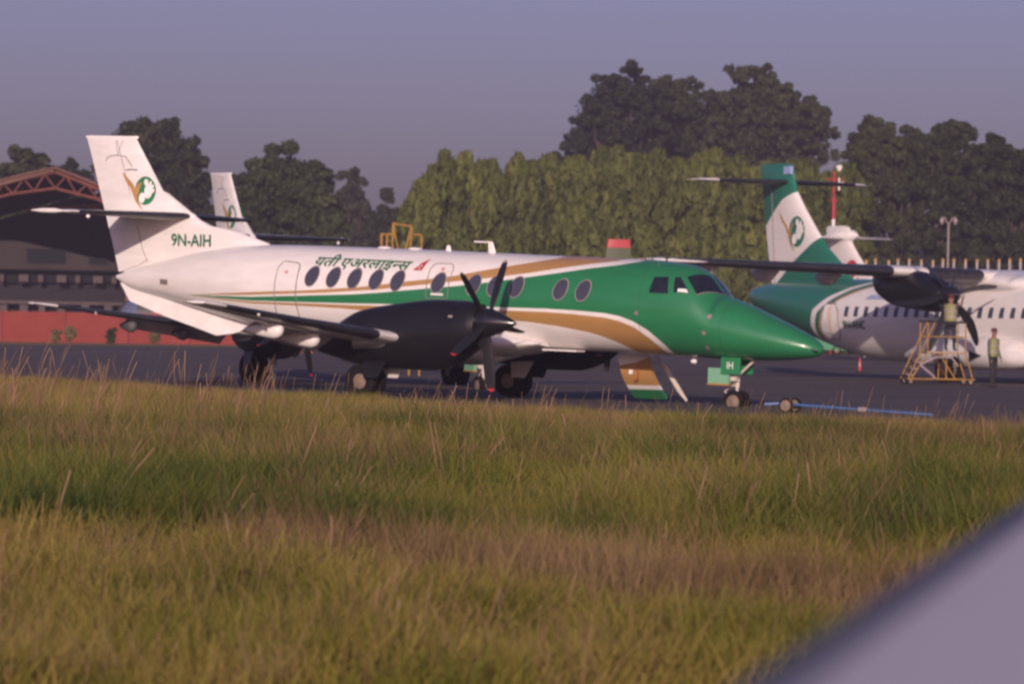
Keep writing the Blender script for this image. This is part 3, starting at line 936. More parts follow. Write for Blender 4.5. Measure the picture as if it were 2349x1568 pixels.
def make_atr(name, label, body_m, fin_m, own):
    A = thing(name, label, 'airplane')
    fu = ATRH.mesh().build('fuselage', body_m, A, angle=60)
    for side in (-1, 1):
        xs = [-7.10 + .605 * k for k in range(27)]
        for x in xs:
            ATRH.patch([ATRH.surf(x - .13, 2.13, side), ATRH.surf(x - .10, 2.47, side), ATRH.surf(x + .13, 2.47, side), ATRH.surf(x + .13, 2.13, side)], .010, 3).build('cabin_window', M_GLASS, fu)
        ATRH.line([(-8.9, 1.55), (-8.75, 2.3), (-8.4, 2.62), (-7.95, 2.6), (-7.62, 2.3), (-7.58, 1.6), (-7.8, 1.35), (-8.5, 1.35), (-8.9, 1.55)], .03, side).build('rear_door_outline', M_SEAM, fu)
        if own:
            ATRH.patch([ATRH.surf(-8.8, 1.6, side), ATRH.surf(-8.5, 2.55, side), ATRH.surf(-7.75, 2.5, side), ATRH.surf(-7.7, 1.5, side)], .02, 6).build('rear_door', M_WHITEP, fu)
            ATRH.patch([ATRH.surf(-8.3, 1.6, side), ATRH.surf(-8.25, 2.45, side), ATRH.surf(-8.0, 2.45, side), ATRH.surf(-8.05, 1.5, side)], .035, 6).build('door_slide_panel', mat('cream_panel', (.7, .58, .48), .5), fu)
            ATRH.patch([ATRH.surf(-6.2, 2.72, side), ATRH.surf(-5.95, 2.87, side), ATRH.surf(-4.85, 2.88, side), ATRH.surf(-4.75, 2.72, side)], .012, 6).build('pale_blue_title_panel', mat('pale_blue_title', (.32, .36, .55), .5), fu)
            bm = text_mesh('9N-ANC', .38)
            lay_text('registration_lettering', [(bm, 0, 0)], lambda u, v, side=side: ATRH.surf(-7.28 + u, 1.72 + v, side, .03) if side < 0 else ATRH.surf(-5.9 - u, 1.72 + v, side, .03), M_TEXT, fu, .08, .01)
    Hull([(-3.2, 3.47, 3.0, .3), (-1.6, 3.70, 2.9, 1.12), (.8, 3.74, 2.85, 1.30), (2.0, 3.62, 2.85, 1.15), (3.3, 3.47, 3.0, .5)], .2, 40).mesh().build('wing_root_fairing', M_WHITE, A, angle=60)
    # landing gear sponson
    for s in (-1, 1):
        sp = Hull([(-3.6, .95, .75, .1), (-2.6, 1.35, .55, .42), (-1, 1.55, .45, .62), (1.2, 1.58, .43, .66), (2.6, 1.40, .48, .5), (3.6, 1.0, .65, .12)], .3, 32)
        sp.mesh(s * 1.25).build('gear_sponson', M_WHITE, A, angle=60)
        pt = MB()
        pt.add([(.9, s * 1.925, 1.05), (1.6, s * 1.90, .9), (.9, s * 1.925, .72)], [(0, 1, 2)])
        pt.build('sponson_intake', M_DARK, A)
        g = MB()
        g.tube([(0, s * 1.6, .8), (0, s * 2.05, .43)], .10, 10)
        g.tube([(0, s * 1.8, .43), (0, s * 2.3, .43)], .06, 10)
        g = g.build('main_gear', M_STRUT, A)
        for dy in (-.2, .2):
            wheel('wheel', g, (0, s * 2.05 + dy, .43), .43, .26)
    g = MB()
    g.tube([(10.2, 0, 1.0), (10.2, 0, .3)], .07, 10)
    g = g.build('nose_gear', M_STRUT, A)
    for dy in (-.16, .16):
        wheel('wheel', g, (10.2, dy, .28), .28, .18)
    # fin and T tail
    ts = [0.5 - 0.5 * math.cos(math.pi * k / 14) for k in range(15)]
    FZ = [(3.1, -13.95, -8.3, .14), (3.45, -14.06, -8.75, .14), (4.06, -14.2, -9.6, .17), (4.5, -14.32, -10.3, .18), (5.07, -14.44, -10.98, .19), (5.94, -14.62, -11.88, .18), (6.57, -14.74, -12.45, .17), (7.2, -14.86, -12.68, .16), (7.5, -14.92, -12.75, .13), (7.62, -14.7, -13.1, .05)]
    fin = MB().loft([[(le - t * (le - te), sg * naca(t, 1) * 2 * hy, z) for sg, q in ((1, reversed(ts)), (-1, ts[1:])) for t in q] for z, te, le, hy in FZ]).build('fin', fin_m, A, angle=50)
    if own:
        emblem(fin, -12.15, 5.15, 1.75, 1.68, .20, M_TEALP)
        MB().box((-12.9, -.12, 7.35), (.42, .12, .28)).build('fin_top_mark', mat('pale_blue_mark', (.3, .36, .6), .5), fin)
        sm = MB()
        sm.tube([(-13.6, -.155, 3.3), (-13.95, -.15, 6.9)], .014, 5)
        sm.build('rudder_hinge_line', M_SEAM, fin)
    else:
        mb = MB()
        for sg in (-1, 1):
            disc(mb, (-12.25, 5.0), .62, .68, sg * .205, 0)
            ribbon(mb, [(-12.2, 4.2), (-12.05, 4.55), (-11.65, 4.85)], [.5, .28, .05], sg * .212, 1)
        mb.build('emblem', [M_RED, M_WHITEP], fin, smooth=False)
        MB().lathe([(-1.7, .05), (-1.0, .30), (0, .36), (.9, .3), (1.3, .05)], (-13.3, 0, 7.05), 'x', 20).build('tail_bullet', M_WHITEP, fin)
    for s in (-1, 1):
        st = [((-12.85, 0, 6.93), 1.75, .11), ((-13.10, s * 3.3, 6.93), 1.15, .10), ((-13.4, s * 3.68, 6.93), .7, .06)]
        h = foil(st).build('tailplane', M_WHITE, A, angle=50)
        if own:
            foil([st[0], ((-13.06, s * 2.9, 6.93), 1.22, .10)], tmax=.12, off=.01, n=6).build('deicing_boot', M_BOOT, h)
    # wing
    for s in (-1, 1):
        def wz(y): return 3.50 + .020 * y
        W_ = [(0, 1.05, 2.6, .17), (4.6, .95, 2.55, .16), (13.0, .15, 1.5, .13), (13.5, -.1, 1.1, .10)]
        w = foil([((le, s * y, wz(y)), c, th) for y, le, c, th in W_]).build('wing', M_WHITE, A, angle=50)
        def wl(y): return [np.interp(y, [q[0] for q in W_], [q[k] for q in W_]) for k in (1, 2, 3)]
        foil([((wl(y)[0], s * y, wz(y)), wl(y)[1], wl(y)[2]) for y in (4.95, 8, 11, 13.1)], tmax=.14, off=.012, n=7).build('deicing_boot', M_BOOT, w)
        foil([((wl(y)[0], s * y, wz(y)), wl(y)[1], wl(y)[2]) for y in (1.45, 3.6)], tmax=.14, off=.012, n=7).build('deicing_boot', M_BOOT, w)
        for y in (6.1, 8.6, 11.0):
            le, c, th = wl(y)
            te = le - c
            z0 = wz(y)
            Hull([(te - .45, z0 - .18, z0 - .26, .02), (te, z0 + .02, z0 - .5, .12), (te + .5, z0 + .02, z0 - .52, .14), (te + 1.0, z0, z0 - .28, .1), (te + 1.25, z0 - .02, z0 - .12, .02)], .12, 16).mesh(s * y).build('flap_track_fairing', M_FLAP, w, angle=60)
        yc = s * 4.05
        nac = Hull([(-1.5, 3.50, 3.15, .1), (-1.0, 3.58, 2.78, .36), (-.1, 3.64, 2.46, .48), (1.0, 3.62, 2.36, .52), (1.9, 3.45, 2.28, .50), (2.4, 3.30, 2.30, .42), (2.55, 3.2, 2.38, .36)], .2, 32)
        n_ = nac.mesh(yc).build('engine_nacelle', M_BLACK, A, angle=50)
        MB().lathe([(-.03, .2), (.02, .22), (.04, .16)], (2.5, yc, 2.50), 'x', 16).build('engine_intake', M_DARK, n_)
        hub = Vector((2.78, yc, 2.84))
        pr = MB().lathe([(-.2, .30), (0, .31), (.2, .27), (.42, .16), (.52, .04)], hub, 'x', 24).build('propeller', M_SPIN, A)
        for k in range(6):
            a = math.radians(17 + 60 * k)
            dv = Vector((0, math.sin(a), math.cos(a)))
            tv = Vector((0, math.cos(a), -math.sin(a)))
            rg = []
            for r, c, th, sw in ((.2, .16, .5, 0), (.4, .2, .3, 0), (.8, .3, .14, -.04), (1.2, .32, .09, -.02), (1.6, .27, .07, .09), (1.90, .20, .06, .2), (2.04, .08, .05, .27)):
                tw = math.radians(38)
                ring = []
                for sg, q in ((1, reversed(ts[::2])), (-1, ts[2::2])):
                    for t in q:
                        al = (t - .4) * c + sw
                        hh = sg * naca(t, th) * c
                        ring.append(hub + dv * r + Vector((-1, 0, 0)) * (al * math.cos(tw) - hh * math.sin(tw)) + tv * (al * math.sin(tw) + hh * math.cos(tw)))
                rg.append(ring)
            MB().loft(rg).build('blade', M_BLADE, pr)
    return A


ATR = make_atr('high_wing_turboprop', 'large high-wing turboprop with green T tail and lettering 9N-ANC, yellow stand beside it', M_ATR, M_ATRFIN, True)
ATR.location = (16.21, 137.44, 0)
ATR.rotation_euler = (0, 0, -1.0603)
ATR2 = make_atr('high_wing_turboprop', 'white T-tailed turboprop with red round tail mark behind the green-tailed one', M_WHITE, M_WHITE, False)
_t = at(1928, 535, 236)
ATR2.rotation_euler = (0, 0, -0.98)
ATR2.location = (_t.x + 13.6 * math.cos(0.98), 236 - 13.6 * math.sin(0.98), 0)

# the wing of the aircraft the picture was taken from
def own_wing():
    w = thing('near_wing', 'blurred pale grey wing with dark leading edge beside the camera', 'wing')
    p0, p1 = at(1838, 1568, 3.6), at(2349, 1196, 6.2)
    d = (p1 - p0)
    le = [p0 - d * .9, p0, p1, p1 + d * .9, p1 + d * 2.2]
    back = Vector((.93, -.36, 0)).normalized()
    def skin(t0, t1, off, m, name, parent, n=14):
        mb = MB()
        rings = []
        for i, q in enumerate(le):
            c = 2.3 - .22 * i
            ring = []
            ts = [t0 + (t1 - t0) * (k / n) ** 1.5 for k in range(n + 1)]
            for sg, qq in ((1, list(reversed(ts))), (-1, ts[1:])):
                for t in qq:
                    hh = naca(t, .13) * c + (off if t > 0 else 0)
                    ring.append(q + back * (t * c - (off if t < .02 else 0)) + Vector((0, 0, sg * hh)))
            rings.append(ring)
        return mb.loft(rings).build(name, m, parent, angle=60)
    skin(0, 1, 0, mat('pale_grey_wing_paint', (.60, .55, .56), .5, var=.06, scale=1), 'wing_skin', w)
    skin(0, .055, .004, mat('worn_leading_edge_boot', (.075, .07, .095), .5), 'leading_edge_boot', w)
own_wing()

# ------------------------------------------------------------------ trees
def leaf_mat(name, c1, c2, scale=0.5, rough=0.6, trans=0.25):
    m = bpy.data.materials.new(name)
    t, p = nodes_of(m)
    g = t.nodes.new('ShaderNodeTexCoord')
    nz = t.nodes.new('ShaderNodeTexNoise')
    nz.inputs['Scale'].default_value = scale
    nz.inputs['Detail'].default_value = 6
    nz.inputs['Roughness'].default_value = 0.75
    t.links.new(g.outputs['Object'], nz.inputs['Vector'])
    oi = t.nodes.new('ShaderNodeObjectInfo')
    ad = t.nodes.new('ShaderNodeMath')
    ad.operation = 'MULTIPLY_ADD'
    t.links.new(oi.outputs['Random'], ad.inputs[0])
    ad.inputs[1].default_value = 0.22
    t.links.new(nz.outputs[0], ad.inputs[2])
    cr = t.nodes.new('ShaderNodeValToRGB')
    cr.color_ramp.elements[0].position = 0.42
    cr.color_ramp.elements[0].color = (*c1, 1)
    cr.color_ramp.elements[1].position = 0.78
    cr.color_ramp.elements[1].color = (*c2, 1)
    t.links.new(ad.outputs[0], cr.inputs[0])
    t.links.new(cr.outputs[0], p.inputs['Base Color'])
    p.inputs['Roughness'].default_value = rough
    p.inputs['Specular IOR Level'].default_value = 0.2
    tr = t.nodes.new('ShaderNodeBsdfTranslucent')
    t.links.new(cr.outputs[0], tr.inputs[0])
    mx = t.nodes.new('ShaderNodeMixShader')
    mx.inputs[0].default_value = trans
    t.links.new(p.outputs[0], mx.inputs[1])
    t.links.new(tr.outputs[0], mx.inputs[2])
    t.links.new(mx.outputs[0], t.nodes['Material Output'].inputs[0])
    return m


M_LEAF_D = leaf_mat('dark_broad_leaves', (0.014, 0.021, 0.011), (0.062, 0.072, 0.030), 0.55)
M_LEAF_M = leaf_mat('mid_green_leaves', (0.020, 0.031, 0.013), (0.072, 0.090, 0.032), 0.5)
M_LEAF_H = leaf_mat('yellow_green_needles', (0.046, 0.064, 0.015), (0.155, 0.172, 0.038), 0.6)
M_LEAF_S = leaf_mat('straw_leaves', (0.15, 0.12, 0.05), (0.30, 0.23, 0.10), 3)
M_BARK = mat('bark', (0.07, 0.05, 0.04), 0.9, var=0.35, scale=3, bump=0.5)


def leaf_cards(c, nrm, size, aspect=0.55, rng=RNG):
    """one small rhombus per point; returns vertices and faces"""
    n = len(c)
    t = rng.normal(size=(n, 3))
    nrm = nrm / np.maximum(np.linalg.norm(nrm, axis=1, keepdims=True), 1e-6)
    t -= (t * nrm).sum(1, keepdims=True) * nrm
    t /= np.maximum(np.linalg.norm(t, axis=1, keepdims=True), 1e-6)
    b = np.cross(nrm, t)
    s = (size * rng.uniform(0.6, 1.35, n))[:, None]
    v = np.stack([c - t * s, c - b * s * aspect, c + t * s, c + b * s * aspect], 1).reshape(-1, 3)
    f = np.arange(4 * n).reshape(-1, 4)
    return v, f


def np_mesh(name, v, f, m, parent=None):
    me = bpy.data.meshes.new(name)
    n, k = len(f), f.shape[1]
    me.vertices.add(len(v))
    me.vertices.foreach_set('co', np.ascontiguousarray(v, dtype=np.float32).ravel())
    me.loops.add(n * k)
    me.loops.foreach_set('vertex_index', np.ascontiguousarray(f, dtype=np.int32).ravel())
    me.polygons.add(n)
    me.polygons.foreach_set('loop_start', np.arange(0, n * k, k, dtype=np.int32))
    me.update(calc_edges=True)
    me.materials.append(m)
    return link(name, me, parent)


def clump_leaves(cl, rad, per, leaf, flat=0.75, up=0.35, rng=RNG):
    cl, rad = np.asarray(cl), np.asarray(rad)
    d = rng.normal(size=(len(cl), per, 3))
    d /= np.linalg.norm(d, axis=2, keepdims=True)
    r = rng.uniform(0.25, 1.0, (len(cl), per, 1)) ** 0.55
    p = cl[:, None] + d * r * rad[:, None, None] * np.array([1, 1, flat])
    nr = d * 0.8 + rng.normal(size=d.shape) * 0.55 + np.array([0, 0, up])
    return leaf_cards(p.reshape(-1, 3), nr.reshape(-1, 3), leaf, rng=rng)


def broad_tree(name, label, loc, H, Rr, m, seed, lobes=9, base=0.12, per=85, leaf=0.26, nclump=190, group=None, open_=0.0, deep=False):
    rng = np.random.default_rng(seed)
    T = thing(name, label, 'tree', loc, (0, 0, rng.uniform(0, 6)), group)
    lo = []
    nl = lobes + (18 if deep else 10)
    az_ = H * .5 if deep else min(H * (.5 - base * .4), Rr * 1.3)
    zc = H - az_
    for k in range(nl):
        q = 1 - 1.75 * (k + .5) / nl                       # spiral over the crown, few lobes underneath
        a = 2.39996 * k + rng.uniform(-.35, .35)
        w = math.sqrt(1 - q * q)
        s = Rr * rng.uniform(.30, .46) * (1 - .15 * open_)
        e = rng.uniform(.80, 1.0) if rng.uniform() > .3 * open_ else rng.uniform(.95, 1.12)
        lo.append((np.array([(Rr - s * .8) * e * w * math.cos(a), (Rr - s * .8) * e * w * math.sin(a), zc + (az_ - s * .75) * e * q]), s))
    lo[0] = (np.array([.1 * Rr, 0, H - lo[0][1] * .8]), lo[0][1])
    cl, rad = [], []
    per_l = nclump // nl
    for c, s in lo:
        d = rng.normal(size=(per_l, 3))
        d /= np.linalg.norm(d, axis=1, keepdims=True)
        d[:, 2] = np.where(d[:, 2] < -.35, -d[:, 2], d[:, 2])
        q = rng.uniform(.35, 1.0 + .45 * open_, (per_l, 1)) ** .5
        cl.append(c + d * q * s * np.array([1.0, 1.0, .8]))
        rad.append(rng.uniform(.14, .28, per_l) * s * (1 - .25 * open_) + .22)
    # lower skirt and inner filling
    k = int(nclump * .45)
    a, q = rng.uniform(0, 6.28, k), np.sqrt(rng.uniform(0, 1, k))
    h = rng.uniform(-1, .8, k)
    w = np.sqrt(1 - h * h)
    cl.append(np.stack([Rr * .78 * q * w * np.cos(a), Rr * .78 * q * w * np.sin(a), zc + h * az_ * .85], 1))
    rad.append(rng.uniform(.16, .26, k) * Rr)
    cl, rad = np.concatenate(cl), np.concatenate(rad)
    v, f = clump_leaves(cl, rad, per, leaf, rng=rng)
    v[:, 2] = np.maximum(v[:, 2], 0.15)
    np_mesh('crown', v, f, m, T)
    tr = MB()
    r0 = .028 * H
    tr.tube([(0, 0, -.2), (.1, .05, H * .2), (.0, .15, H * .45), (.1, 0, zc + .4 * az_)], [r0, r0 * .8, r0 * .55, r0 * .2], 9)
    for c, s in lo:
        z0 = max(zc - az_ * .8, .2 * H)
        tr.tube([(0, .08, z0), (c[0] * .5, c[1] * .5, (z0 + c[2]) / 2 + .3), tuple(c)], [r0 * .42, r0 * .28, r0 * .08], 6)
    tr.build('trunk', M_BARK, T)
    return T


def px_tree(u, vt, wpx, Y, *a, name='broadleaf_tree', **k):
    p = at(u, vt, Y)
    return broad_tree(name, a[0], (p.x, Y, 0), p.z, wpx * Y / FPX / 2, *a[1:], **k)


GT = 'dark trees beyond the apron'
px_tree(55, 332, 190, 345, 'dark tree rising behind the reddish hangar roof, tall crown at its left', M_LEAF_D, 1, group=GT)
px_tree(160, 368, 120, 350, 'low dark tree just behind the peak of the hangar roof', M_LEAF_D, 2, group=GT, lobes=6, nclump=90)
px_tree(345, 256, 262, 372, 'tall domed dark tree behind the fin lettered 9N-AIH', M_LEAF_D, 3, group=GT, lobes=14, nclump=330, per=85)
px_tree(430, 345, 170, 366, 'lower dark tree filling the gap between the two turboprop fins', M_LEAF_D, 4, group=GT, lobes=7, nclump=210, deep=True)
px_tree(655, 328, 285, 340, 'broad rounded green tree right behind the slim second fin', M_LEAF_M, 5, group=GT, lobes=14, nclump=320, per=85)
px_tree(560, 400, 170, 335, 'low rounded green tree beside the broad one behind the second fin', M_LEAF_M, 6, group=GT, lobes=7, nclump=220, deep=True)
px_tree(740, 425, 150, 338, 'low green tree at the open side of the broad rounded tree', M_LEAF_M, 26, group=GT, lobes=7, nclump=210, deep=True)
px_tree(805, 380, 125, 450, 'hazy distant tree standing in the gap beside the conifer row', M_LEAF_D, 7, group=GT, lobes=7, nclump=180, deep=True)
px_tree(890, 436, 140, 400, 'low dark tree at the end of the conifer row', M_LEAF_D, 8, group=GT, lobes=7, nclump=200, deep=True)
px_tree(1440, 145, 255, 405, 'tallest dark spreading tree above the conifer row, layered branches', M_LEAF_D, 9, group=GT, lobes=14, nclump=260, open_=.8, base=.3)
px_tree(1370, 250, 170, 402, 'dark tree with ragged side branches beside the tallest tree', M_LEAF_D, 10, group=GT, lobes=9, nclump=110, open_=.8, base=.2)
px_tree(1575, 178, 230, 410, 'dark spreading tree in the middle of the tall clump', M_LEAF_D, 11, group=GT, lobes=12, nclump=240, open_=.6, base=.3)
px_tree(1745, 152, 240, 400, 'tall dark tree at the mast side of the tall clump', M_LEAF_D, 12, group=GT, lobes=13, nclump=260, open_=.7, base=.3)
px_tree(1840, 208, 165, 403, 'lower dark tree with drooping side branches above the green T tail', M_LEAF_D, 13, group=GT, lobes=9, nclump=120, open_=.8, base=.25)
px_tree(1300, 330, 150, 400, 'low dark tree peeping over the conifer row below the tall clump', M_LEAF_D, 14, group=GT, lobes=7, nclump=90)
px_tree(2005, 268, 130, 335, 'narrow dark tree next to the red and white mast', M_LEAF_D, 15, group=GT, lobes=9, nclump=130, open_=.5)
px_tree(2095, 290, 140, 345, 'dark tree between the narrow tree and the twin lamp post', M_LEAF_D, 16, group=GT, lobes=9, nclump=130, open_=.4)
px_tree(2180, 270, 130, 338, 'dark tree with a round top directly over the twin lamp post', M_LEAF_D, 17, group=GT, lobes=9, nclump=130, open_=.6)
px_tree(2285, 312, 170, 332, 'dark tree above the fence poles, next to the twin lamp post', M_LEAF_D, 18, group=GT, lobes=10, nclump=150, open_=.4)
px_tree(2370, 335, 150, 336, 'dark tree at the far end of the fence poles', M_LEAF_D, 19, group=GT, lobes=9, nclump=120)
for k, (u, vt, w) in enumerate(((1965, 372, 130), (2050, 345, 160), (2140, 340, 160), (2235, 350, 170), (2330, 365, 160))):
    px_tree(u, vt, w, 322 + 2 * k, 'low dense dark tree under the taller trees behind the fence poles', M_LEAF_D, 40 + k, lobes=8, nclump=190, base=.02, deep=True, group='low dense trees behind the fence poles')


def conifer_proto(seed, m):
    """feathery column, 10 m tall"""
    rng = np.random.default_rng(seed)
    H, n = 10.0, 150
    h = rng.uniform(0.02, 0.99, n) ** .9
    w = np.interp(h, [0, .15, .55, .8, .92, 1], [1.7, 2.0, 1.75, 1.2, .7, .12])
    a = rng.uniform(0, 6.28, n)
    q = np.sqrt(rng.uniform(.25, 1, n))
    lump = 1 + .2 * np.sin(a * 3 + h * 9 + seed)
    cl = np.stack([w * q * lump * np.cos(a), w * q * lump * np.sin(a), h * H - .1], 1)
    rad = rng.uniform(.38, .62, n) * np.interp(h, [0, .8, 1], [1.1, .9, .45])
    per = 60
    d = rng.normal(size=(n, per, 3))
    d /= np.linalg.norm(d, axis=2, keepdims=True)
    p = cl[:, None] + d * rng.uniform(.3, 1, (n, per, 1)) ** .5 * rad[:, None, None] * np.array([1, 1, 1.35])
    nr = d * np.array([1, 1, .35]) + rng.normal(size=d.shape) * .45
    p, nr = p.reshape(-1, 3), nr.reshape(-1, 3)
    nr /= np.linalg.norm(nr, axis=1, keepdims=True)
    t = np.array([0, 0, 1.0]) + rng.normal(size=nr.shape) * .45
    t -= (t * nr).sum(1, keepdims=True) * nr
    t /= np.maximum(np.linalg.norm(t, axis=1, keepdims=True), 1e-5)
    b = np.cross(nr, t)
    s = (.26 * rng.uniform(.6, 1.3, len(p)))[:, None]
    v = np.stack([p - t * s, p - b * s * .42, p + t * s, p + b * s * .42], 1).reshape(-1, 3)
    v[:, 2] = np.maximum(v[:, 2], .05)
    f = np.arange(len(v)).reshape(-1, 4)
    T = thing('conifer', 'feathery yellow-green conifer standing in the dense row behind the turboprops', 'tree', group='conifer row behind the turboprops')
    np_mesh('crown', v, f, m, T)
    MB().tube([(0, 0, -.2), (0, 0, 5), (0, 0, 9.6)], [.22, .14, .02], 8).build('trunk', M_BARK, T)
    return T


PROTO = [conifer_proto(60 + k, M_LEAF_H) for k in range(4)]
TOPS = [(930, 470), (965, 405), (1000, 365), (1060, 362), (1100, 372), (1150, 382), (1200, 365), (1260, 368), (1320, 366), (1400, 343), (1450, 343), (1500, 350), (1560, 364), (1620, 350), (1700, 362), (1760, 380), (1850, 372), (1905, 385)]
rr = random.Random(5)
cu, ci = 938.0, 0
while cu < 1950:
    for row, dy in ((0, 0.0), (1, 4.5)):
        u = cu + (20 if row else 0) + rr.uniform(-6, 6)
        Y = 296 + dy + rr.uniform(-1, 1) + (cu - 938) * .012
        vt = np.interp(u, [q[0] for q in TOPS], [q[1] for q in TOPS]) + rr.uniform(-10, 16) + (4 if row else 0)
        p = at(u, vt, Y)
        o = PROTO[ci % 4] if ci < 4 else copy_tree(PROTO[rr.randrange(4)])
        ci += 1
        o.location = (p.x, Y, 0)
        sz = p.z / 10.0
        o.scale = (sz * rr.uniform(.75, 1.0), sz * rr.uniform(.75, 1.0), sz)
        o.rotation_euler = (0, 0, rr.uniform(0, 6.28))
    cu += 41


def shrub(u, v, wpx, hpx, m, label, Y, straw=False):
    p = at(u, v, Y)
    w, h = wpx * Y / FPX, hpx * Y / FPX
    rng = np.random.default_rng(int(u))
    T = thing('shrub', label, 'shrub', (p.x, Y, 0))
    n = 26
    hh = rng.uniform(.25, .9, n) if straw else rng.uniform(.1, .85, n)
    ww = (.55 + .45 * hh) if straw else np.sqrt(np.clip(1 - (hh * 1.05 - .4) ** 2 * 2, .1, 1))
    a, q = rng.uniform(0, 6.28, n), np.sqrt(rng.uniform(0, 1, n))
    cl = np.stack([w * .40 * ww * q * np.cos(a), w * .40 * ww * q * np.sin(a), hh * h], 1)
    vv, f = clump_leaves(cl, np.full(n, w * .2), 40, .07, rng=rng)
    vv[:, 2] = np.maximum(vv[:, 2], .03)
    np_mesh('foliage', vv, f, m, T)
    MB().tube([(0, 0, 0), (.02, 0, h * .6)], [.05, .02], 6).build('stem', M_BARK, T)


shrub(128, 780, 32, 30, M_LEAF_S, 'smaller straw-coloured bush standing close to another against the red wall', 258, True)
shrub(163, 780, 36, 40, M_LEAF_S, 'taller straw-coloured bush, flat topped, against the red wall', 258, True)
shrub(254, 780, 30, 42, M_LEAF_M, 'dark green rounded shrub against the red wall', 259)
shrub(356, 780, 34, 32, M_LEAF_S, 'lone straw-coloured bush against the red wall under the airliner tail', 261, True)

# ------------------------------------------------------------------ red wall
RW = thing('boundary_wall', 'low red painted panel wall beyond the apron, in front of the hangar', 'wall')
M_REDW = mat('red_wall_paint', (0.275, 0.050, 0.036), 0.75, var=0.14, scale=0.8)
M_REDJ = mat('red_wall_post', (0.15, 0.030, 0.026), 0.8)
us = [-290, -141, 3.4, 149, 293, 435, 549]
def wall_pt(u):
    Y = 262 + (u / 550.0) * 9
    return at(u, 780, Y)
for a_, b_ in zip(us[:-1], us[1:]):
    p, q = wall_pt(a_), wall_pt(b_)
    d = Vector((q.x - p.x, q.y - p.y, 0))
    L = d.length
    o = MB().box((0, 0, .98), (L - .10, .14, 1.96)).build('panel', M_REDW, RW, smooth=False)
    o.location = ((p.x + q.x) / 2, (p.y + q.y) / 2, 0)
    o.rotation_euler = (0, 0, math.atan2(d.y, d.x))
    o = MB().box((0, 0, .99), (.14, .2, 1.98)).build('post', M_REDJ, RW, smooth=False)
    o.location = (p.x, p.y, 0)

# ------------------------------------------------------------------ hangar with arched truss front
HG = thing('hangar', 'dark open hangar with reddish arched roof truss behind the red wall', 'building')
M_TRUSS = mat('rusty_red_steel', (0.17, 0.055, 0.042), 0.7, var=0.25, scale=2)
M_ROOF = mat('rusty_roof_sheet', (0.16, 0.072, 0.055), 0.7, var=0.25, scale=0.6)
M_HDARK = mat('shade_dark_cladding', (0.018, 0.016, 0.020), 0.9)  # near-black colour stands for the shade inside the open hangar
M_HWALL = mat('shade_toned_plaster', (0.088, 0.066, 0.066), 0.9, var=0.2, scale=0.5)  # plaster coloured dark, with the hangar interior's shade in it
M_HGAB = mat('brown_gable_sheet', (0.034, 0.028, 0.028), 0.9, var=0.2, scale=0.4)  # brown deepened for the same interior shade
M_HGLASS = mat('dim_office_glass', (0.012, 0.015, 0.018), 0.75, spec=.1)
YH = 286.0
top = [(-420, 560), (-300, 520), (-170, 472), (-60, 441), (30, 416), (127, 394), (224, 433), (300, 466)]
bot = [(-420, 640), (-300, 575), (-170, 512), (-60, 466), (30, 444), (127, 432), (224, 457), (300, 500)]
tp = [at(u, v, YH) for u, v in top]
bp = [at(u, v, YH) for u, v in bot]
for i in range(len(tp) - 1):
    MB().tube([tp[i], tp[i + 1]], .13, 6).build('top_chord', M_TRUSS, HG)
    MB().tube([bp[i], bp[i + 1]], .10, 6).build('bottom_chord', M_TRUSS, HG)
    for k, (s0, s1) in enumerate(((0, .25), (.25, .5), (.5, .75), (.75, 1.0))):
        a_ = tp[i].lerp(tp[i + 1], s0 if k % 2 else s1)
        b_ = bp[i].lerp(bp[i + 1], s1 if k % 2 else s0)
        MB().tube([a_, b_], .055, 5).build('truss_web', M_TRUSS, HG)
for i in range(len(tp) - 1):
    a_, b_ = tp[i] + Vector((0, -.5, .22)), tp[i + 1] + Vector((0, -.5, .22))
    c_ = Vector((0, 40, 0))
    th = Vector((0, 0, .12))
    MB().add([a_, b_, b_ + c_, a_ + c_, a_ + th, b_ + th, b_ + c_ + th, a_ + c_ + th], [(0, 1, 2, 3), (7, 6, 5, 4), (0, 4, 5, 1), (1, 5, 6, 2), (2, 6, 7, 3), (3, 7, 4, 0)]).build('roof_sheet', M_ROOF, HG, smooth=False)
a_, b_, c_, d_ = at(-170, 472, YH - .3), at(127, 392, YH - .3), at(120, 388, YH - .3), at(-170, 446, YH - .3)
MB().add([a_, b_, c_, d_] + [p + Vector((0, .2, 0)) for p in (a_, b_, c_, d_)], [(0, 1, 2, 3), (7, 6, 5, 4), (0, 4, 5, 1), (1, 5, 6, 2), (2, 6, 7, 3), (3, 7, 4, 0)]).build('fascia', M_ROOF, HG, smooth=False)
xr = tp[-1].x
for i in (0, -1):
    p = tp[i]
    MB().box((p.x, YH + .2, p.z / 2), (.5, .5, p.z)).build('column', M_TRUSS, HG, smooth=False)
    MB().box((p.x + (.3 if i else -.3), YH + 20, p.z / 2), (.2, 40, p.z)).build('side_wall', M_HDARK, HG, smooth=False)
bw = [p + Vector((0, 38.5, -.05)) for p in tp] + [Vector((xr, YH + 38.5, 0)), Vector((tp[0].x, YH + 38.5, 0))]
nb = len(bw)
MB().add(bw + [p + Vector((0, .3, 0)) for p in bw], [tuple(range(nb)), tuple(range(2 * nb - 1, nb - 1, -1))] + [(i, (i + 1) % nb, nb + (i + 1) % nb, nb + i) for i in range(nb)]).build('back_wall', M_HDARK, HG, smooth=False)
for u0, v0, u1, v1 in ((190, 470, 300, 505), (60, 480, 250, 470)):
    MB().tube([at(u0, v0, YH + 9), at(u1, v1, YH + 9)], .12, 6).build('inner_rafter', M_TRUSS, HG)

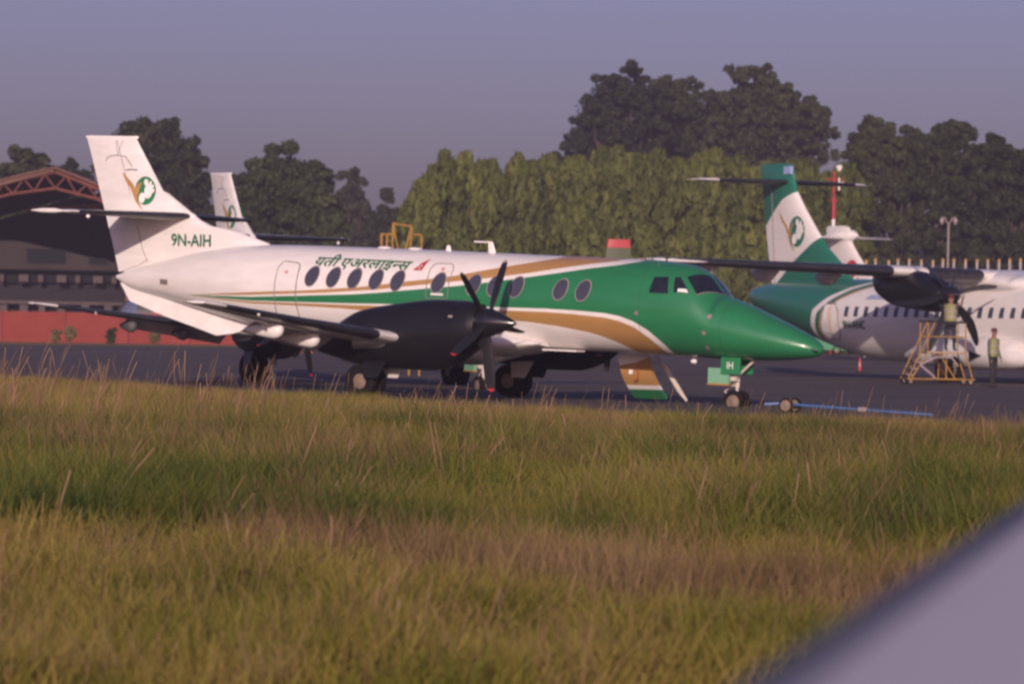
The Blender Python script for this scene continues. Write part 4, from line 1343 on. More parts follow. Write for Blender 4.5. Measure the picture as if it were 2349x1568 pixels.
OB = thing('office_block', 'two-storey office block in shade-dark colours with rows of openings inside the dark hangar', 'building')
YO = YH + 8
z7 = lambda X, Yv: (X * .1709, 573.5 + Yv * .1709)
def slab(name, u0, u1, v0, v1, Y, depth, m):
    a_, b_ = at(u0, v0, Y), at(u1, v1, Y)
    return MB().box(((a_.x + b_.x) / 2, Y + depth / 2, (a_.z + b_.z) / 2), (b_.x - a_.x, depth, abs(a_.z - b_.z))).build(name, m, OB, smooth=False)
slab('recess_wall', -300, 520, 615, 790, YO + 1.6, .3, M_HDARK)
slab('parapet_band', -300, 520, 613, 628, YO, 1.6, M_HWALL)
for x0, x1 in ((-400, -250), (0, 50), (250, 380), (510, 580), (760, 890), (1010, 1075), (1250, 1380), (1500, 1560), (1750, 1880), (2010, 2075)):
    u0, u1 = x0 * .1709, x1 * .1709
    slab('pier', u0, u1, 628.2 + u0 * .02, 645 + u0 * .02, YO + .05, 1.4, M_HWALL)
for x0, x1 in ((60, 240), (390, 500), (590, 750), (900, 1000), (1085, 1240), (1390, 1490)):
    slab('window_pane', x0 * .1709, x1 * .1709, 630, 648, YO + 1.0, .05, M_HGLASS)
slab('floor_band', -300, 520, 690, 698, YO, 1.6, M_HWALL)
for x0, x1 in ((-300, -120), (0, 90), (265, 370), (520, 600), (770, 870), (1090, 1190), (1400, 1500), (1700, 1800)):
    u0, u1 = x0 * .1709, x1 * .1709
    slab('pier', u0, u1, 698.2, 745, YO + .05, 1.4, M_HWALL)
g = [at(-300, 611, YO + .6), at(300, 622, YO + .6), at(290, 608, YO + .6), at(40, 552, YO + .6), at(-300, 545, YO + .6)]
MB().add(g + [p + Vector((0, .3, 0)) for p in g], [tuple(range(5)), tuple(range(9, 4, -1))] + [(i, (i + 1) % 5, 5 + (i + 1) % 5, 5 + i) for i in range(5)]).build('gable_sheet', M_HGAB, OB, smooth=False)
slab('gable_window', 62, 150, 570, 604, YO + .5, .05, M_HGLASS)
slab('gable_window', 205, 245, 592, 606, YO + .5, .05, M_HGLASS)

# helicopter parked between wall and hangar
HC = thing('helicopter', 'dark helicopter with bluish windscreen half hidden behind the red wall', 'helicopter', (at(345, 740, 277).x, 277, 0))
hull = Hull([(-2.4, 1.9, .5, .12), (-2.0, 2.5, .45, .8), (-1.0, 3.05, .4, 1.05), (1.5, 3.15, .4, 1.1), (3.2, 2.9, .7, .9), (4.4, 2.5, 1.6, .4)], .25, 28)
M_HELI = mat('drab_helicopter_paint', (0.045, 0.05, 0.05), 0.5)
hb = hull.mesh().build('fuselage', M_HELI, HC)
hull.patch([hull.surf(-2.1, 1.6, -1), hull.surf(-1.5, 2.75, -1), hull.surf(-.8, 2.85, -1), hull.surf(-.9, 1.7, -1)], .02, 5).build('windscreen', mat('bluish_windscreen', (0.10, 0.12, 0.20), 0.1, spec=.8), hb)
hull.patch([hull.surf(.3, 1.8, -1), hull.surf(.3, 2.5, -1), hull.surf(1.0, 2.5, -1), hull.surf(1.0, 1.8, -1)], .02, 3).build('red_side_mark', M_RED, hb)
MB().tube([(4.2, 0, 2.2), (7.5, 0, 2.3), (11, 0, 2.5)], [.4, .25, .15], 12).build('tail_boom', M_HELI, HC)
foil([((11.3, 0, 2.3), 1.0, .1), ((11.9, 0, 4.2), .6, .1)], True).build('tail_fin', M_HELI, HC)
rm = MB().lathe([(3.0, .3), (3.4, .22), (3.75, .15), (3.8, .4), (3.95, .1)], (.6, 0, 0), 'z', 14).build('rotor_mast', M_METAL, HC)
for k in range(4):
    a = .25 + k * math.pi / 2
    pts = [(.6 + r * math.cos(a), r * math.sin(a), 3.87 - .018 * r * r * .6) for r in (.2, 2, 4, 6, 7.5)]
    mb = MB()
    mb.loft([[(x - .2 * math.sin(a), y + .2 * math.cos(a), z), (x, y, z + .03), (x + .2 * math.sin(a), y - .2 * math.cos(a), z), (x, y, z - .03)] for x, y, z in pts])
    mb.build('rotor_blade', M_BOOT, rm)
for s in (-.9, .9):
    MB().tube([(-1.8, s, .12), (-1.4, s, .06), (2.4, s, .06)], .05, 8).build('skid', M_METAL, HC)
    for x in (-.8, 1.6):
        MB().tube([(x, s * .5, .7), (x, s, .08)], .04, 6).build('skid_strut', M_METAL, HC)

# ------------------------------------------------------------------ yellow docking frame behind the fuselage
def frame_obj(T, m, bars, r=.024):
    for a_, b_ in bars:
        MB().tube([a_, b_], r, 6).build('bar', m, T)
YD = 128.0
p = at(921, 560, YD)
DK = thing('docking_frame', 'yellow steel docking frame with crossed bars standing behind the fuselage roof', 'work stand', (p.x, YD, 0))
zt = at(921, 513, YD).z
zl = at(921, 538, YD).z
bars = []
for x in (-.27, .30):
    for y in (-.5, .5):
        bars.append(((x, y, 0), (x, y, zt - (.0 if x < 0 else .08))))
for y in (-.5, .5):
    bars += [((-.27, y, zt), (.30, y, zt - .08)), ((-.27, y, zt), (.02, y, zt - 1.3)), ((.30, y, zt - .08), (.02, y, zt - 1.3)), ((-.27, y, 1.2), (.3, y, 2.4)), ((-.27, y, 2.4), (.3, y, 1.2))]
    bars += [((-.62, y, zl), (-.27, y, zl)), ((.30, y, zl), (.62, y, zl)), ((-.62, y, zl), (-.62, y, zl - 1.1)), ((.62, y, zl), (.62, y, zl - 1.1)), ((-.62, y, zl - 1.1), (.62, y, zl - 1.1)), ((-.45, y, zl), (-.45, y, zl - 1.1)), ((-.62, y, zl - 1.1), (-.62, y, 0)), ((.62, y, zl - 1.1), (.62, y, 0))]
frame_obj(DK, M_YEL, bars)
# light aircraft with red topped fin, hidden behind the fuselage
YT = 168.0
pt_ = at(1420, 570, YT)
LA_ = thing('light_aircraft', 'drab green aircraft fin with red cap poking up behind the fuselage roof', 'airplane', (pt_.x, YT, 0), (0, 0, math.pi + .12))
zt = at(1420, 549, YT).z
M_DRAB = mat('drab_green_paint', (0.085, 0.10, 0.055), .6, var=.25, scale=2)
foil([((.85, 0, 2.0), 1.35, .1), ((.52, 0, zt - .34), .98, .09)], True).build('fin', M_DRAB, LA_)
foil([((.517, 0, zt - .335), .98, .10), ((.44, 0, zt), .88, .09)], True).build('fin_cap', mat('signal_red_cap', (.42, .05, .06), .5), LA_)
lh = Hull([(-.6, 2.2, 2.0, .05), (1.5, 2.4, 1.5, .45), (4, 2.6, 1.0, .8), (8.5, 2.6, .9, .8), (10.5, 2.2, 1.0, .6), (12, 1.7, 1.3, .15)], .3, 24)
lh.mesh().build('fuselage', M_DRAB, LA_)
foil([((.6, -2.6, 2.25), .9, .1), ((.6, 2.6, 2.25), .9, .1)]).build('tailplane', M_DRAB, LA_)
foil([((7.6, -7, 2.65), 1.6, .13), ((7.6, 7, 2.65), 1.6, .13)]).build('wing', M_DRAB, LA_)
for x, y in ((6.4, -1.2), (6.4, 1.2), (10.6, 0)):
    MB().tube([(x, y * .5, 1.1), (x, y, .3)], .06, 8).build('gear_strut', M_STRUT, LA_)
    wheel('wheel', LA_, (x, y, .3), .3, .2)

# ------------------------------------------------------------------ masts, fence poles, far vehicles
def red_white_mast(u, vtop, Y):
    p = at(u, vtop, Y)
    T = thing('light_mast', 'red and white banded mast with lamp heads beside the green T tail', 'mast', (p.x, Y, 0))
    H = p.z
    n = 7
    for k in range(n):
        z0, z1 = H * .86 * k / n, H * .86 * (k + 1) / n
        MB().lathe([(z0, .13), (z1, .13)], (0, 0, 0), 'z', 10).build('mast_band', M_WHITEP if k % 2 else M_RED, T)
    MB().tube([(0, 0, H * .86), (0, 0, H)], .08, 8).build('mast_top', M_RED, T)
    for z, w in ((H * .955, .65), (H * .84, .3)):
        MB().tube([(-w, 0, z), (w, 0, z)], .05, 6).build('cross_arm', M_RED, T)
    MB().box((.35, -.1, H * .93), (.10, .1, .9)).build('lamp_stem', M_WHITEP, T)
    MB().lathe([(0, .08), (.25, .24), (.42, .22), (.45, .05)], (.35, -.1, H + .0), 'z', 12).build('lamp_head', M_WHITEP, T)
    for x in (-.6, .6):
        MB().box((x, 0, H * .935), (.22, .18, .16)).build('lamp_head', M_METAL, T)
red_white_mast(1914, 393, 301)
p = at(2176, 512, 258)
TL = thing('lamp_post', 'slender twin-headed lamp post among the dark trees', 'lamp post', (p.x, 258, 0))
MB().tube([(0, 0, 0), (0, 0, p.z)], [.09, .06], 8).build('pole', M_RIM, TL)
for s in (-1, 1):
    MB().tube([(0, 0, p.z - .1), (s * .25, 0, p.z + .35), (s * .38, 0, p.z + .35)], .04, 6).build('lamp_arm', M_RIM, TL)
    MB().lathe([(-.28, .05), (-.1, .15), (.12, .10), (.16, .03)], (s * .42, 0, p.z + .2), 'z', 10).build('lamp_head', M_RIM, TL)
FN = thing('pole_fence', 'row of tall pale fence poles with yellowish tips behind the large turboprop', 'fence')
M_POLE = mat('pale_fence_pole', (.42, .36, .35), .7)
M_TIP = mat('yellow_pole_tip', (.45, .27, .09), .6)
for k in range(18):
    u = 1985 + 25.6 * k + random.Random(k).uniform(-3, 3)
    p = at(u, 594 + random.Random(k).uniform(-2, 3), 262)
    o = MB().tube([(0, 0, 0), (0, 0, p.z - .18)], .075, 7).build('fence_pole', M_POLE, FN)
    o.location = (p.x, 262, 0)
    t_ = MB().tube([(0, 0, p.z - .19), (0, 0, p.z)], .085, 7).build('pole_tip', M_TIP, o)
for z in (1.2, 3.2):
    MB().tube([(at(1985, 600, 262).x, 262.08, z), (at(2425, 600, 262).x, 262.08, z)], .04, 6).build('fence_rail', M_POLE, FN)

def far_car(name, label, u, v, Lm, Hm, m, van=False):
    g = gnd(u, v)
    T = thing(name, label, 'van' if van else 'car', (g.x, g.y, 0))
    w = .85
    if van:
        prof = [(-Lm / 2, .35), (-Lm / 2, Hm * .9), (-Lm / 2 + .15, Hm), (-.5, Hm), (.6, Hm * .80), (1.5, Hm * .52), (Lm / 2 - .15, Hm * .33), (Lm / 2, Hm * .22), (Lm / 2, .3)]
    else:
        prof = [(-Lm / 2, .3), (-Lm / 2, .8), (-Lm / 2 + .4, .9), (-1.0, Hm), (.5, Hm), (1.1, .9), (Lm / 2, .75), (Lm / 2, .3)]
    mb = MB()
    mb.loft([[(x, -w, z) for x, z in prof], [(x, w, z) for x, z in prof]])
    b = mb.build('body', m, T, angle=25)
    for s in (-1, 1):
        q = [(-.2, Hm * .68), (-.2, Hm * .93), (.2, Hm * .9), (.8, Hm * .70)] if van else [(-1.1, .92), (-.95, Hm - .08), (.45, Hm - .08), (.95, .92)]
        MB().add([(x, s * (w + .006), z) for x, z in q], [(0, 1, 2, 3)]).build('side_window', M_CKGLASS, b)
        MB().lathe([(-.02, .10), (.04, .12), (.06, .05)], (Lm / 2, s * .6, Hm * .26 if van else .62), 'x', 10).build('headlight', M_LAMP, b)
    for x in (-Lm / 2 + .8, Lm / 2 - .8):
        for s in (-1, 1):
            wheel('wheel', T, (x, s * .78, .31), .31, .2)
    return T
far_car('utility_van', 'bright green sloping-nosed van at the far edge, just past the airliner nose', 1866, 812, 4.7, 2.6, mat('bright_green_van_paint', (0.012, .20, .075), .35, coat=.4), True)
far_car('parked_car', 'white car at the far apron edge under the large turboprop belly', 1992, 813, 3.9, 1.4, M_WHITEP)
g = gnd(1972, 853)
BL = thing('marker_post', 'small red and white marker post alone on the open apron', 'bollard', (g.x, g.y, 0))
MB().lathe([(0, .16), (.04, .16), (.05, .07)], (0, 0, 0.01), 'z', 12).build('base', M_DARK, BL)
for k in range(3):
    MB().lathe([(.05 + .17 * k, .07 - .012 * k), (.22 + .17 * k, .058 - .012 * k)], (0, 0, 0.01), 'z', 12).build('band', M_RED if k != 1 else mat('faded_pink_band', (.55, .25, .24), .6), BL)
def cart(u, v, label, m1, m2):
    g = gnd(u, v)
    T = thing('ground_cart', label, 'cart', (g.x, g.y, 0), (0, 0, .3))
    MB().box((0, 0, .42), (.85, .6, .32)).build('body', m1, T)
    MB().box((-.15, 0, .66), (.5, .55, .16)).build('cover', m2, T)
    MB().tube([(.42, 0, .4), (.8, 0, .25)], .03, 6).build('drawbar', M_METAL, T)
    for x in (-.28, .28):
        for s in (-.3, .3):
            wheel('wheel', T, (x, s, .17), .17, .1)
cart(665, 806, 'brown and yellow cart under the lowered flap', mat('brown_cart_paint', (.12, .06, .035), .6), M_YEL)
cart(704, 806, 'dark green cart with dull yellow cover under the lowered flap', mat('dark_green_cart_paint', (.02, .07, .05), .5), M_YEL)
for u, v, lb in ((687, 809, 'orange cone standing right in front of the dark green cart'), (712, 809, 'orange cone beside the nacelle tail, farther from the brown cart')):
    g = gnd(u, v)
    T = thing('traffic_cone', lb, 'cone', (g.x, g.y, 0), group='orange cones by the carts')
    MB().lathe([(0.01, .2), (.03, .2), (.035, .13), (.3, .05), (.42, .03)], (0, 0, 0), 'z', 12).build('cone_body', mat('orange_cone', (.6, .16, .05), .6), T)
    MB().lathe([(.2, .087), (.27, .066)], (0, 0, 0), 'z', 12).build('cone_band', M_WHITEP, T)
g = gnd(607, 806)
T = thing('marker_post', 'small white and red marker behind the second turboprop main wheels', 'bollard', (g.x, g.y, 0))
MB().lathe([(0.01, .18), (.05, .18), (.06, .08), (.75, .06)], (0, 0, 0), 'z', 12).build('post', M_WHITEP, T)
MB().lathe([(.45, .075), (.62, .072)], (0, 0, 0), 'z', 12).build('red_band', M_RED, T)

# ------------------------------------------------------------------ tow bar lying on the apron by the nose wheel
a_, b_ = gnd(1786, 946), gnd(2140, 956)
TB = thing('tow_bar', 'blue tow bar with pale wheel lying on the apron ahead of the nose', 'tow bar', (a_.x, a_.y, 0))
d = b_ - a_
ang = math.atan2(d.y, d.x)
TB.rotation_euler = (0, 0, ang)
L = d.length
MB().tube([(0.0, 0, .18), (L, 0, .04)], .03, 10).build('bar', M_BLUE, TB)
MB().tube([(-.25, -.12, .16), (.05, 0, .18), (-.25, .12, .16)], .03, 8).build('tow_head', M_BLUE, TB)
for y in (-.2, .2):
    wheel('wheel', TB, (.25, y, .15), .15, .08, .85)
MB().tube([(.25, -.25, .15), (.25, .25, .15)], .025, 6).build('axle', M_METAL, TB)
MB().box((L * .55, 0, .11), (.16, .08, .08)).build('shear_pin_block', M_RIM, TB)

# ------------------------------------------------------------------ maintenance stand and workers by the large turboprop
YS = 129.0
p = at(2150, 880, YS)
ST = thing('maintenance_stand', 'yellow wheeled maintenance stand with steps beside the propeller', 'work stand', (p.x, YS, 0), (0, 0, .12))
bars = []
for y in (-.55, .55):
    bars += [((-1.05, y, .18), (1.05, y, .18)), ((-.95, y, .18), (-.45, y, 1.0)), ((-1.05, y, .18), (-.2, y, 2.0)), ((1.0, y, .18), (.75, y, 1.0)), ((-.45, y, 1.0), (.75, y, 1.0)), ((-.45, y, 1.0), (-.45, y, 1.95)), ((.75, y, 1.0), (.75, y, 1.95)), ((.15, y, .18), (.15, y, 1.0)), ((-.45, y, 1.5), (.75, y, 1.5)), ((.45, y, .18), (-.1, y, 1.0))]
for x in (-1.05, 1.05, .75, -.45):
    bars.append(((x, -.55, .18 if abs(x) > 1 else 1.0), (x, .55, .18 if abs(x) > 1 else 1.0)))
frame_obj(ST, M_YEL, bars, .022)
for y in (-.55, .55):
    MB().tube([(-.5, y, 1.97), (.8, y, 1.95)], .035, 6).build('hand_rail', M_DARK, ST)
MB().box((.15, 0, 1.02), (1.2, 1.08, .04)).build('platform', M_METAL, ST)
for k in range(4):
    MB().box((-.95 + .13 * k, 0, .3 + .2 * k), (.22, 1.0, .03)).build('step', M_METAL, ST)
hs = MB()
hs.tube([(-.7, -.62, .62), (-.2, -.64, .86), (.3, -.64, .86), (.5, -.6, .6)], .035, 8)
hs.tube([(-.7, -.62, .62), (-.35, -.64, .35), (-.2, -.62, .2)], .035, 8)
hs.build('grey_hose', M_RIM, ST)
for x in (-.95, .95):
    for y in (-.5, .5):
        wheel('caster', ST, (x, y, .10), .10, .06)


def person(name, label, loc, rz, shirt, trousers, hair, pose):
    T = thing(name, label, 'person', loc, (0, 0, rz))
    m = bpy.data.materials.new('figure')
    t, pb = nodes_of(m)
    tc = t.nodes.new('ShaderNodeTexCoord')
    sp = t.nodes.new('ShaderNodeSeparateXYZ')
    t.links.new(tc.outputs['Object'], sp.inputs[0])
    cr = t.nodes.new('ShaderNodeValToRGB')
    cr.color_ramp.interpolation = 'CONSTANT'
    e = cr.color_ramp.elements
    e[0].position, e[0].color = 0, (.02, .018, .016, 1)
    e[1].position, e[1].color = .05, (*trousers, 1)
    for q, c in ((.535, shirt), (.825, (.22, .12, .08)), (.945, hair)):
        n = e.new(q)
        n.color = (*c, 1)
    mr = t.nodes.new('ShaderNodeMapRange')
    mr.inputs[2].default_value = 1.75
    t.links.new(sp.outputs[2], mr.inputs[0])
    t.links.new(mr.outputs[0], cr.inputs[0])
    t.links.new(cr.outputs[0], pb.inputs['Base Color'])
    pb.inputs['Roughness'].default_value = .8
    J = dict(pel=((0, 0, .95), .15), spine=((0, .01, 1.15), .145), chest=((0, 0, 1.36), .16), neck=((0, -.01, 1.50), .055), head0=((0, -.02, 1.58), .075), head1=((0, -.02, 1.68), .088))
    E_ = [('pel', 'spine'), ('spine', 'chest'), ('chest', 'neck'), ('neck', 'head0'), ('head0', 'head1')]
    for s, n in ((-1, 'l'), (1, 'r')):
        arm = pose[n]
        J['sh' + n] = ((s * .19, 0, 1.42), .062)
        J['el' + n] = (arm[0], .045)
        J['wr' + n] = (arm[1], .032)
        J['ha' + n] = (arm[2], .040)
        J['hip' + n] = ((s * .10, 0, .88), .10)
        J['kn' + n] = ((s * .12, -.03 + pose['step'] * s, .49), .065)
        J['an' + n] = ((s * .13, .02 + pose['step'] * 1.6 * s, .09), .045)
        J['to' + n] = ((s * .14, -.13 + pose['step'] * 1.6 * s, .045), .04)
        E_ += [('chest', 'sh' + n), ('sh' + n, 'el' + n), ('el' + n, 'wr' + n), ('wr' + n, 'ha' + n), ('pel', 'hip' + n), ('hip' + n, 'kn' + n), ('kn' + n, 'an' + n), ('an' + n, 'to' + n)]
    names = list(J)
    me = bpy.data.meshes.new('body')
    me.from_pydata([J[k][0] for k in names], [(names.index(a), names.index(b)) for a, b in E_], [])
    o = link('body', me, T)
    sm = o.modifiers.new('skin', 'SKIN')
    for i, k in enumerate(names):
        me.skin_vertices[0].data[i].radius = (J[k][1] * (1.2 if k in ('chest', 'spine', 'pel') else 1), J[k][1] * (.85 if k in ('chest', 'spine', 'pel') else 1))
        me.skin_vertices[0].data[i].use_root = (k == 'pel')
    sm.use_smooth_shade = True
    sd = o.modifiers.new('smooth', 'SUBSURF')
    sd.levels = sd.render_levels = 2
    ev = bpy.data.meshes.new_from_object(o.evaluated_get(bpy.context.evaluated_depsgraph_get()))
    o.modifiers.clear()
    o.data = ev
    ev.materials.clear()
    ev.materials.append(m)
    ev.shade_smooth()
    # fingers, vest and cap
    for n in ('l', 'r'):
        h, w_ = Vector(J['ha' + n][0]), Vector(J['wr' + n][0])
        d = (h - w_).normalized()
        sd_ = d.cross(Vector((0, 1, .2))).normalized()
        mb = MB()
        for k in range(4):
            b0 = h + d * .03 + sd_ * (.012 * (k - 1.5) * 1.5)
            L = (.065, .078, .074, .056)[k]
            mb.tube([b0, b0 + d * L * .6, b0 + d * L + Vector((0, -.02, 0))], [.0095, .009, .007], 6)
        mb.tube([w_ + d * .03 + sd_ * .03, h + sd_ * .06, h + d * .035 + sd_ * .06], [.011, .010, .008], 6)
        mb.build('fingers', mat('skin', (.22, .12, .08), .6), T)
    ve = MB()
    rings = []
    for z, a, b in ((.93, .20, .155), (1.0, .205, .155), (1.15, .205, .155), (1.32, .225, .165), (1.43, .20, .14), (1.48, .11, .09)):
        rings.append([(a * math.cos(k * math.pi / 12), b * math.sin(k * math.pi / 12), z) for k in range(24)])
    ve.loft(rings, False)
    v_ = ve.build('hi_vis_vest', mat('hi_vis_yellow', (.23, .24, .10), .7, var=.1), T)
    for z in (1.05, 1.22):
        rg = []
        for zz in (z, z + .05):
            s_ = np.interp(zz, (.93, 1.0, 1.15, 1.32), (.20, .205, .205, .225)) + .004
            q_ = np.interp(zz, (.93, 1.0, 1.15, 1.32), (.155, .155, .155, .165)) + .004
            rg.append([(s_ * math.cos(k * math.pi / 12), q_ * math.sin(k * math.pi / 12), zz) for k in range(24)])
        MB().loft(rg, False).build('reflective_band', M_RIM, v_)
    MB().lathe([(1.67, .105), (1.70, .106), (1.76, .085), (1.79, .03)], (0, -.02, 0), 'z', 16).build('cap', mat('maroon_cap', hair, .8), T)
    fc = MB()
    fc.lathe([(0, .018), (.03, .012), (.04, .004)], (0, -.115, 1.60), 'z', 8)
    for s in (-1, 1):
        fc.lathe([(-.012, .006), (0, .012), (.012, .006)], (s * .032, -.098, 1.645), 'z', 8, 1)
        fc.lathe([(-.03, .008), (0, .02), (.03, .008)], (s * .088, -.02, 1.61), 'z', 8)
    fc.box((0, -.10, 1.565), (.045, .012, .008), mi=2)
    fc.build('face_features', [mat('skin', (.22, .12, .08), .6), M_DARK, mat('lips', (.20, .08, .07), .6)], T)
    return T


relaxed = dict(l=((-.26, .0, 1.15), (-.27, -.06, .92), (-.27, -.08, .84)), r=((.26, .0, 1.15), (.27, -.08, .93), (.27, -.10, .85)), step=.03)
reach = dict(l=((-.30, -.15, 1.45), (-.26, -.30, 1.62), (-.25, -.35, 1.69)), r=((.28, -.12, 1.30), (.22, -.34, 1.42), (.20, -.40, 1.47)), step=.02)
g = gnd(2277, 889)
person('person', 'person in hi-vis vest, dark trousers and cap standing by the sponson', (g.x, g.y, .01), .9, (.10, .10, .10), (.016, .016, .02), (.10, .02, .025), relaxed)
pp_ = ST.matrix_world
person('person', 'worker in hi-vis vest standing on the yellow stand under the engine', (at(2178, 880, YS).x, YS + .05, 1.045), 2.6, (.05, .06, .10), (.02, .022, .035), (.03, .022, .02), reach)

# ------------------------------------------------------------------ foreground grass
def grass_mat(name, c1, c2, c3):
    m = bpy.data.materials.new(name)
    t, p = nodes_of(m)
    oi = t.nodes.new('ShaderNodeObjectInfo')
    ge = t.nodes.new('ShaderNodeNewGeometry')
    nz = t.nodes.new('ShaderNodeTexNoise')
    nz.inputs['Scale'].default_value = .55
    nz.inputs['Detail'].default_value = 5
    t.links.new(ge.outputs['Position'], nz.inputs['Vector'])
    ad = t.nodes.new('ShaderNodeMath')
    ad.operation = 'MULTIPLY_ADD'
    t.links.new(oi.outputs['Random'], ad.inputs[0])
    ad.inputs[1].default_value = .40
    mm = t.nodes.new('ShaderNodeMath')
    mm.operation = 'MULTIPLY_ADD'
    t.links.new(nz.outputs[0], mm.inputs[0])
    mm.inputs[1].default_value = 1.9
    mm.inputs[2].default_value = -.45
    t.links.new(mm.outputs[0], ad.inputs[2])
    cr = t.nodes.new('ShaderNodeValToRGB')
    e = cr.color_ramp.elements
    e[0].position, e[0].color = .40, (*c1, 1)
    e[1].position, e[1].color = .98, (*c3, 1)
    n = e.new(.68)
    n.color = (*c2, 1)
    t.links.new(ad.outputs[0], cr.inputs[0])
    t.links.new(cr.outputs[0], p.inputs['Base Color'])
    p.inputs['Roughness'].default_value = .65
    p.inputs['Specular IOR Level'].default_value = .2
    tr = t.nodes.new('ShaderNodeBsdfTranslucent')
    t.links.new(cr.outputs[0], tr.inputs[0])
    mx = t.nodes.new('ShaderNodeMixShader')
    mx.inputs[0].default_value = .3
    t.links.new(p.outputs[0], mx.inputs[1])
    t.links.new(tr.outputs[0], mx.inputs[2])
    t.links.new(mx.outputs[0], t.nodes['Material Output'].inputs[0])
    return m


M_GR1 = grass_mat('green_grass', (.085, .098, .016), (.19, .178, .030), (.30, .225, .066))
M_GR5 = grass_mat('far_meadow_grass', (.13, .145, .024), (.27, .235, .045), (.40, .285, .090))  # far grass, lighter colours than the near green grass
M_GR2 = grass_mat('lush_weeds', (.048, .076, .018), (.120, .138, .026), (.23, .195, .046))
M_GR3 = grass_mat('dry_grass', (.115, .072, .036), (.200, .132, .064), (.28, .195, .10))
M_GR4 = grass_mat('seed_stalks', (.22, .130, .078), (.29, .180, .108), (.36, .225, .14))


def tuft(seed, n, h0, h1, w, rad, bend, segs=3, head=False):
    """blades as thin tapering strips"""
    rng = np.random.default_rng(seed)
    V, F = [], []
    for k in range(n):
        a, r = rng.uniform(0, 6.28), rad * math.sqrt(rng.uniform())
        b = Vector((r * math.cos(a), r * math.sin(a), 0))
        az = rng.uniform(0, 6.28)
        H = rng.uniform(h0, h1)
        bd = bend * rng.uniform(.3, 1.2) * H
        dr = Vector((math.cos(az), math.sin(az), 0))
        fa = rng.uniform(0, 6.28)
        sd = Vector((math.cos(fa), math.sin(fa), 0))
        i0 = len(V)
        for s in range(segs + 1):
            q = s / segs
            c = b + Vector((0, 0, H * q * (1 - .12 * q * bend))) + dr * bd * q * q
            ww = w * (1 - q * .85) if not head else (w * (.5 if q < .7 else 1.6))
            V += [c - sd * ww / 2, c + sd * ww / 2]
        for s in range(segs):
            F.append((i0 + 2 * s, i0 + 2 * s + 1, i0 + 2 * s + 3, i0 + 2 * s + 2))
    return np.array([tuple(v) for v in V]), np.array(F)


def scatter(name, label, tufts, m, pts, scl, seed):
    """one object: tuft meshes set on many points by a geometry-node tree"""
    rng = np.random.default_rng(seed)
    parts = []
    which = rng.integers(0, len(tufts), len(pts))
    parent = None
    for i, (v, f) in enumerate(tufts):
        sel = which == i
        src = bpy.data.objects.new(name + '_tuft', None)
        me = bpy.data.meshes.new(name + '_tuft')
        me.from_pydata([tuple(q) for q in v], [], [tuple(int(a) for a in q) for q in f])
        me.materials.append(m)
        src = bpy.data.objects.new(name + '_tuft', me)
        pm = bpy.data.meshes.new(name)
        P_ = pts[sel]
        pm.vertices.add(len(P_))
        pm.vertices.foreach_set('co', P_.astype(np.float32).ravel())
        at_ = pm.attributes.new('rot', 'FLOAT_VECTOR', 'POINT')
        n = len(P_)
        R_ = np.stack([rng.normal(0, .10, n), rng.normal(.10, .14, n), rng.uniform(-.9, .9, n)], 1).astype(np.float32)
        at_.data.foreach_set('vector', R_.ravel())
        as_ = pm.attributes.new('scl', 'FLOAT', 'POINT')
        as_.data.foreach_set('value', scl[sel].astype(np.float32))
        o = link(name, pm)
        ng = bpy.data.node_groups.new(name, 'GeometryNodeTree')
        ng.interface.new_socket('Geometry', in_out='INPUT', socket_type='NodeSocketGeometry')
        ng.interface.new_socket('Geometry', in_out='OUTPUT', socket_type='NodeSocketGeometry')
        gi, go = ng.nodes.new('NodeGroupInput'), ng.nodes.new('NodeGroupOutput')
        ip = ng.nodes.new('GeometryNodeInstanceOnPoints')
        oi = ng.nodes.new('GeometryNodeObjectInfo')
        oi.inputs['Object'].default_value = src
        oi.inputs['As Instance'].default_value = True
        na = ng.nodes.new('GeometryNodeInputNamedAttribute')
        na.data_type = 'FLOAT_VECTOR'
        na.inputs['Name'].default_value = 'rot'
        er = ng.nodes.new('FunctionNodeEulerToRotation')
        nb = ng.nodes.new('GeometryNodeInputNamedAttribute')
        nb.data_type = 'FLOAT'
        nb.inputs['Name'].default_value = 'scl'
        ng.links.new(gi.outputs[0], ip.inputs['Points'])
        ng.links.new(oi.outputs['Geometry'], ip.inputs['Instance'])
        ng.links.new(na.outputs['Attribute'], er.inputs[0])
        ng.links.new(er.outputs[0], ip.inputs['Rotation'])
        ng.links.new(nb.outputs['Attribute'], ip.inputs['Scale'])
        ng.links.new(ip.outputs[0], go.inputs[0])
        md = o.modifiers.new('tufts', 'NODES')
        md.node_group = ng
        o['kind'] = 'stuff'
        tag(o, label, 'grass')


def edge_y(x):
    q = sorted(EDGE)
    return np.interp(x, [a for a, b in q], [b for a, b in q])


def field(n, y0, y1, seed):
    """points over the visible grass, evenly spread per square metre between two distances"""
    rng = np.random.default_rng(seed)
    y = np.sqrt(rng.uniform(y0 * y0, y1 * y1, n))
    x = rng.uniform(-1, 1, n) * (.1236 * y + 1.6)
    ok = y < edge_y(x) - .3 + rng.normal(0, .25, n)
    return x[ok], y[ok], rng


def pts3(x, y):
    return np.stack([x, y, np.zeros_like(x)], 1)


short = [tuft(200 + k, 30, .14, .36, .0125, .15, .6) for k in range(4)]
lush = [tuft(220 + k, 34, .26, .60, .0135, .16, .5, 4) for k in range(4)]
dry = [tuft(240 + k, 24, .16, .50, .0085, .14, .4) for k in range(3)]
stalk = [tuft(260 + k, 4, .42, .92, .0052, .16, .25, 5, True) for k in range(4)]
farg = [tuft(280 + k, 60, .20, .46, .013, .24, .5) for k in range(2)]

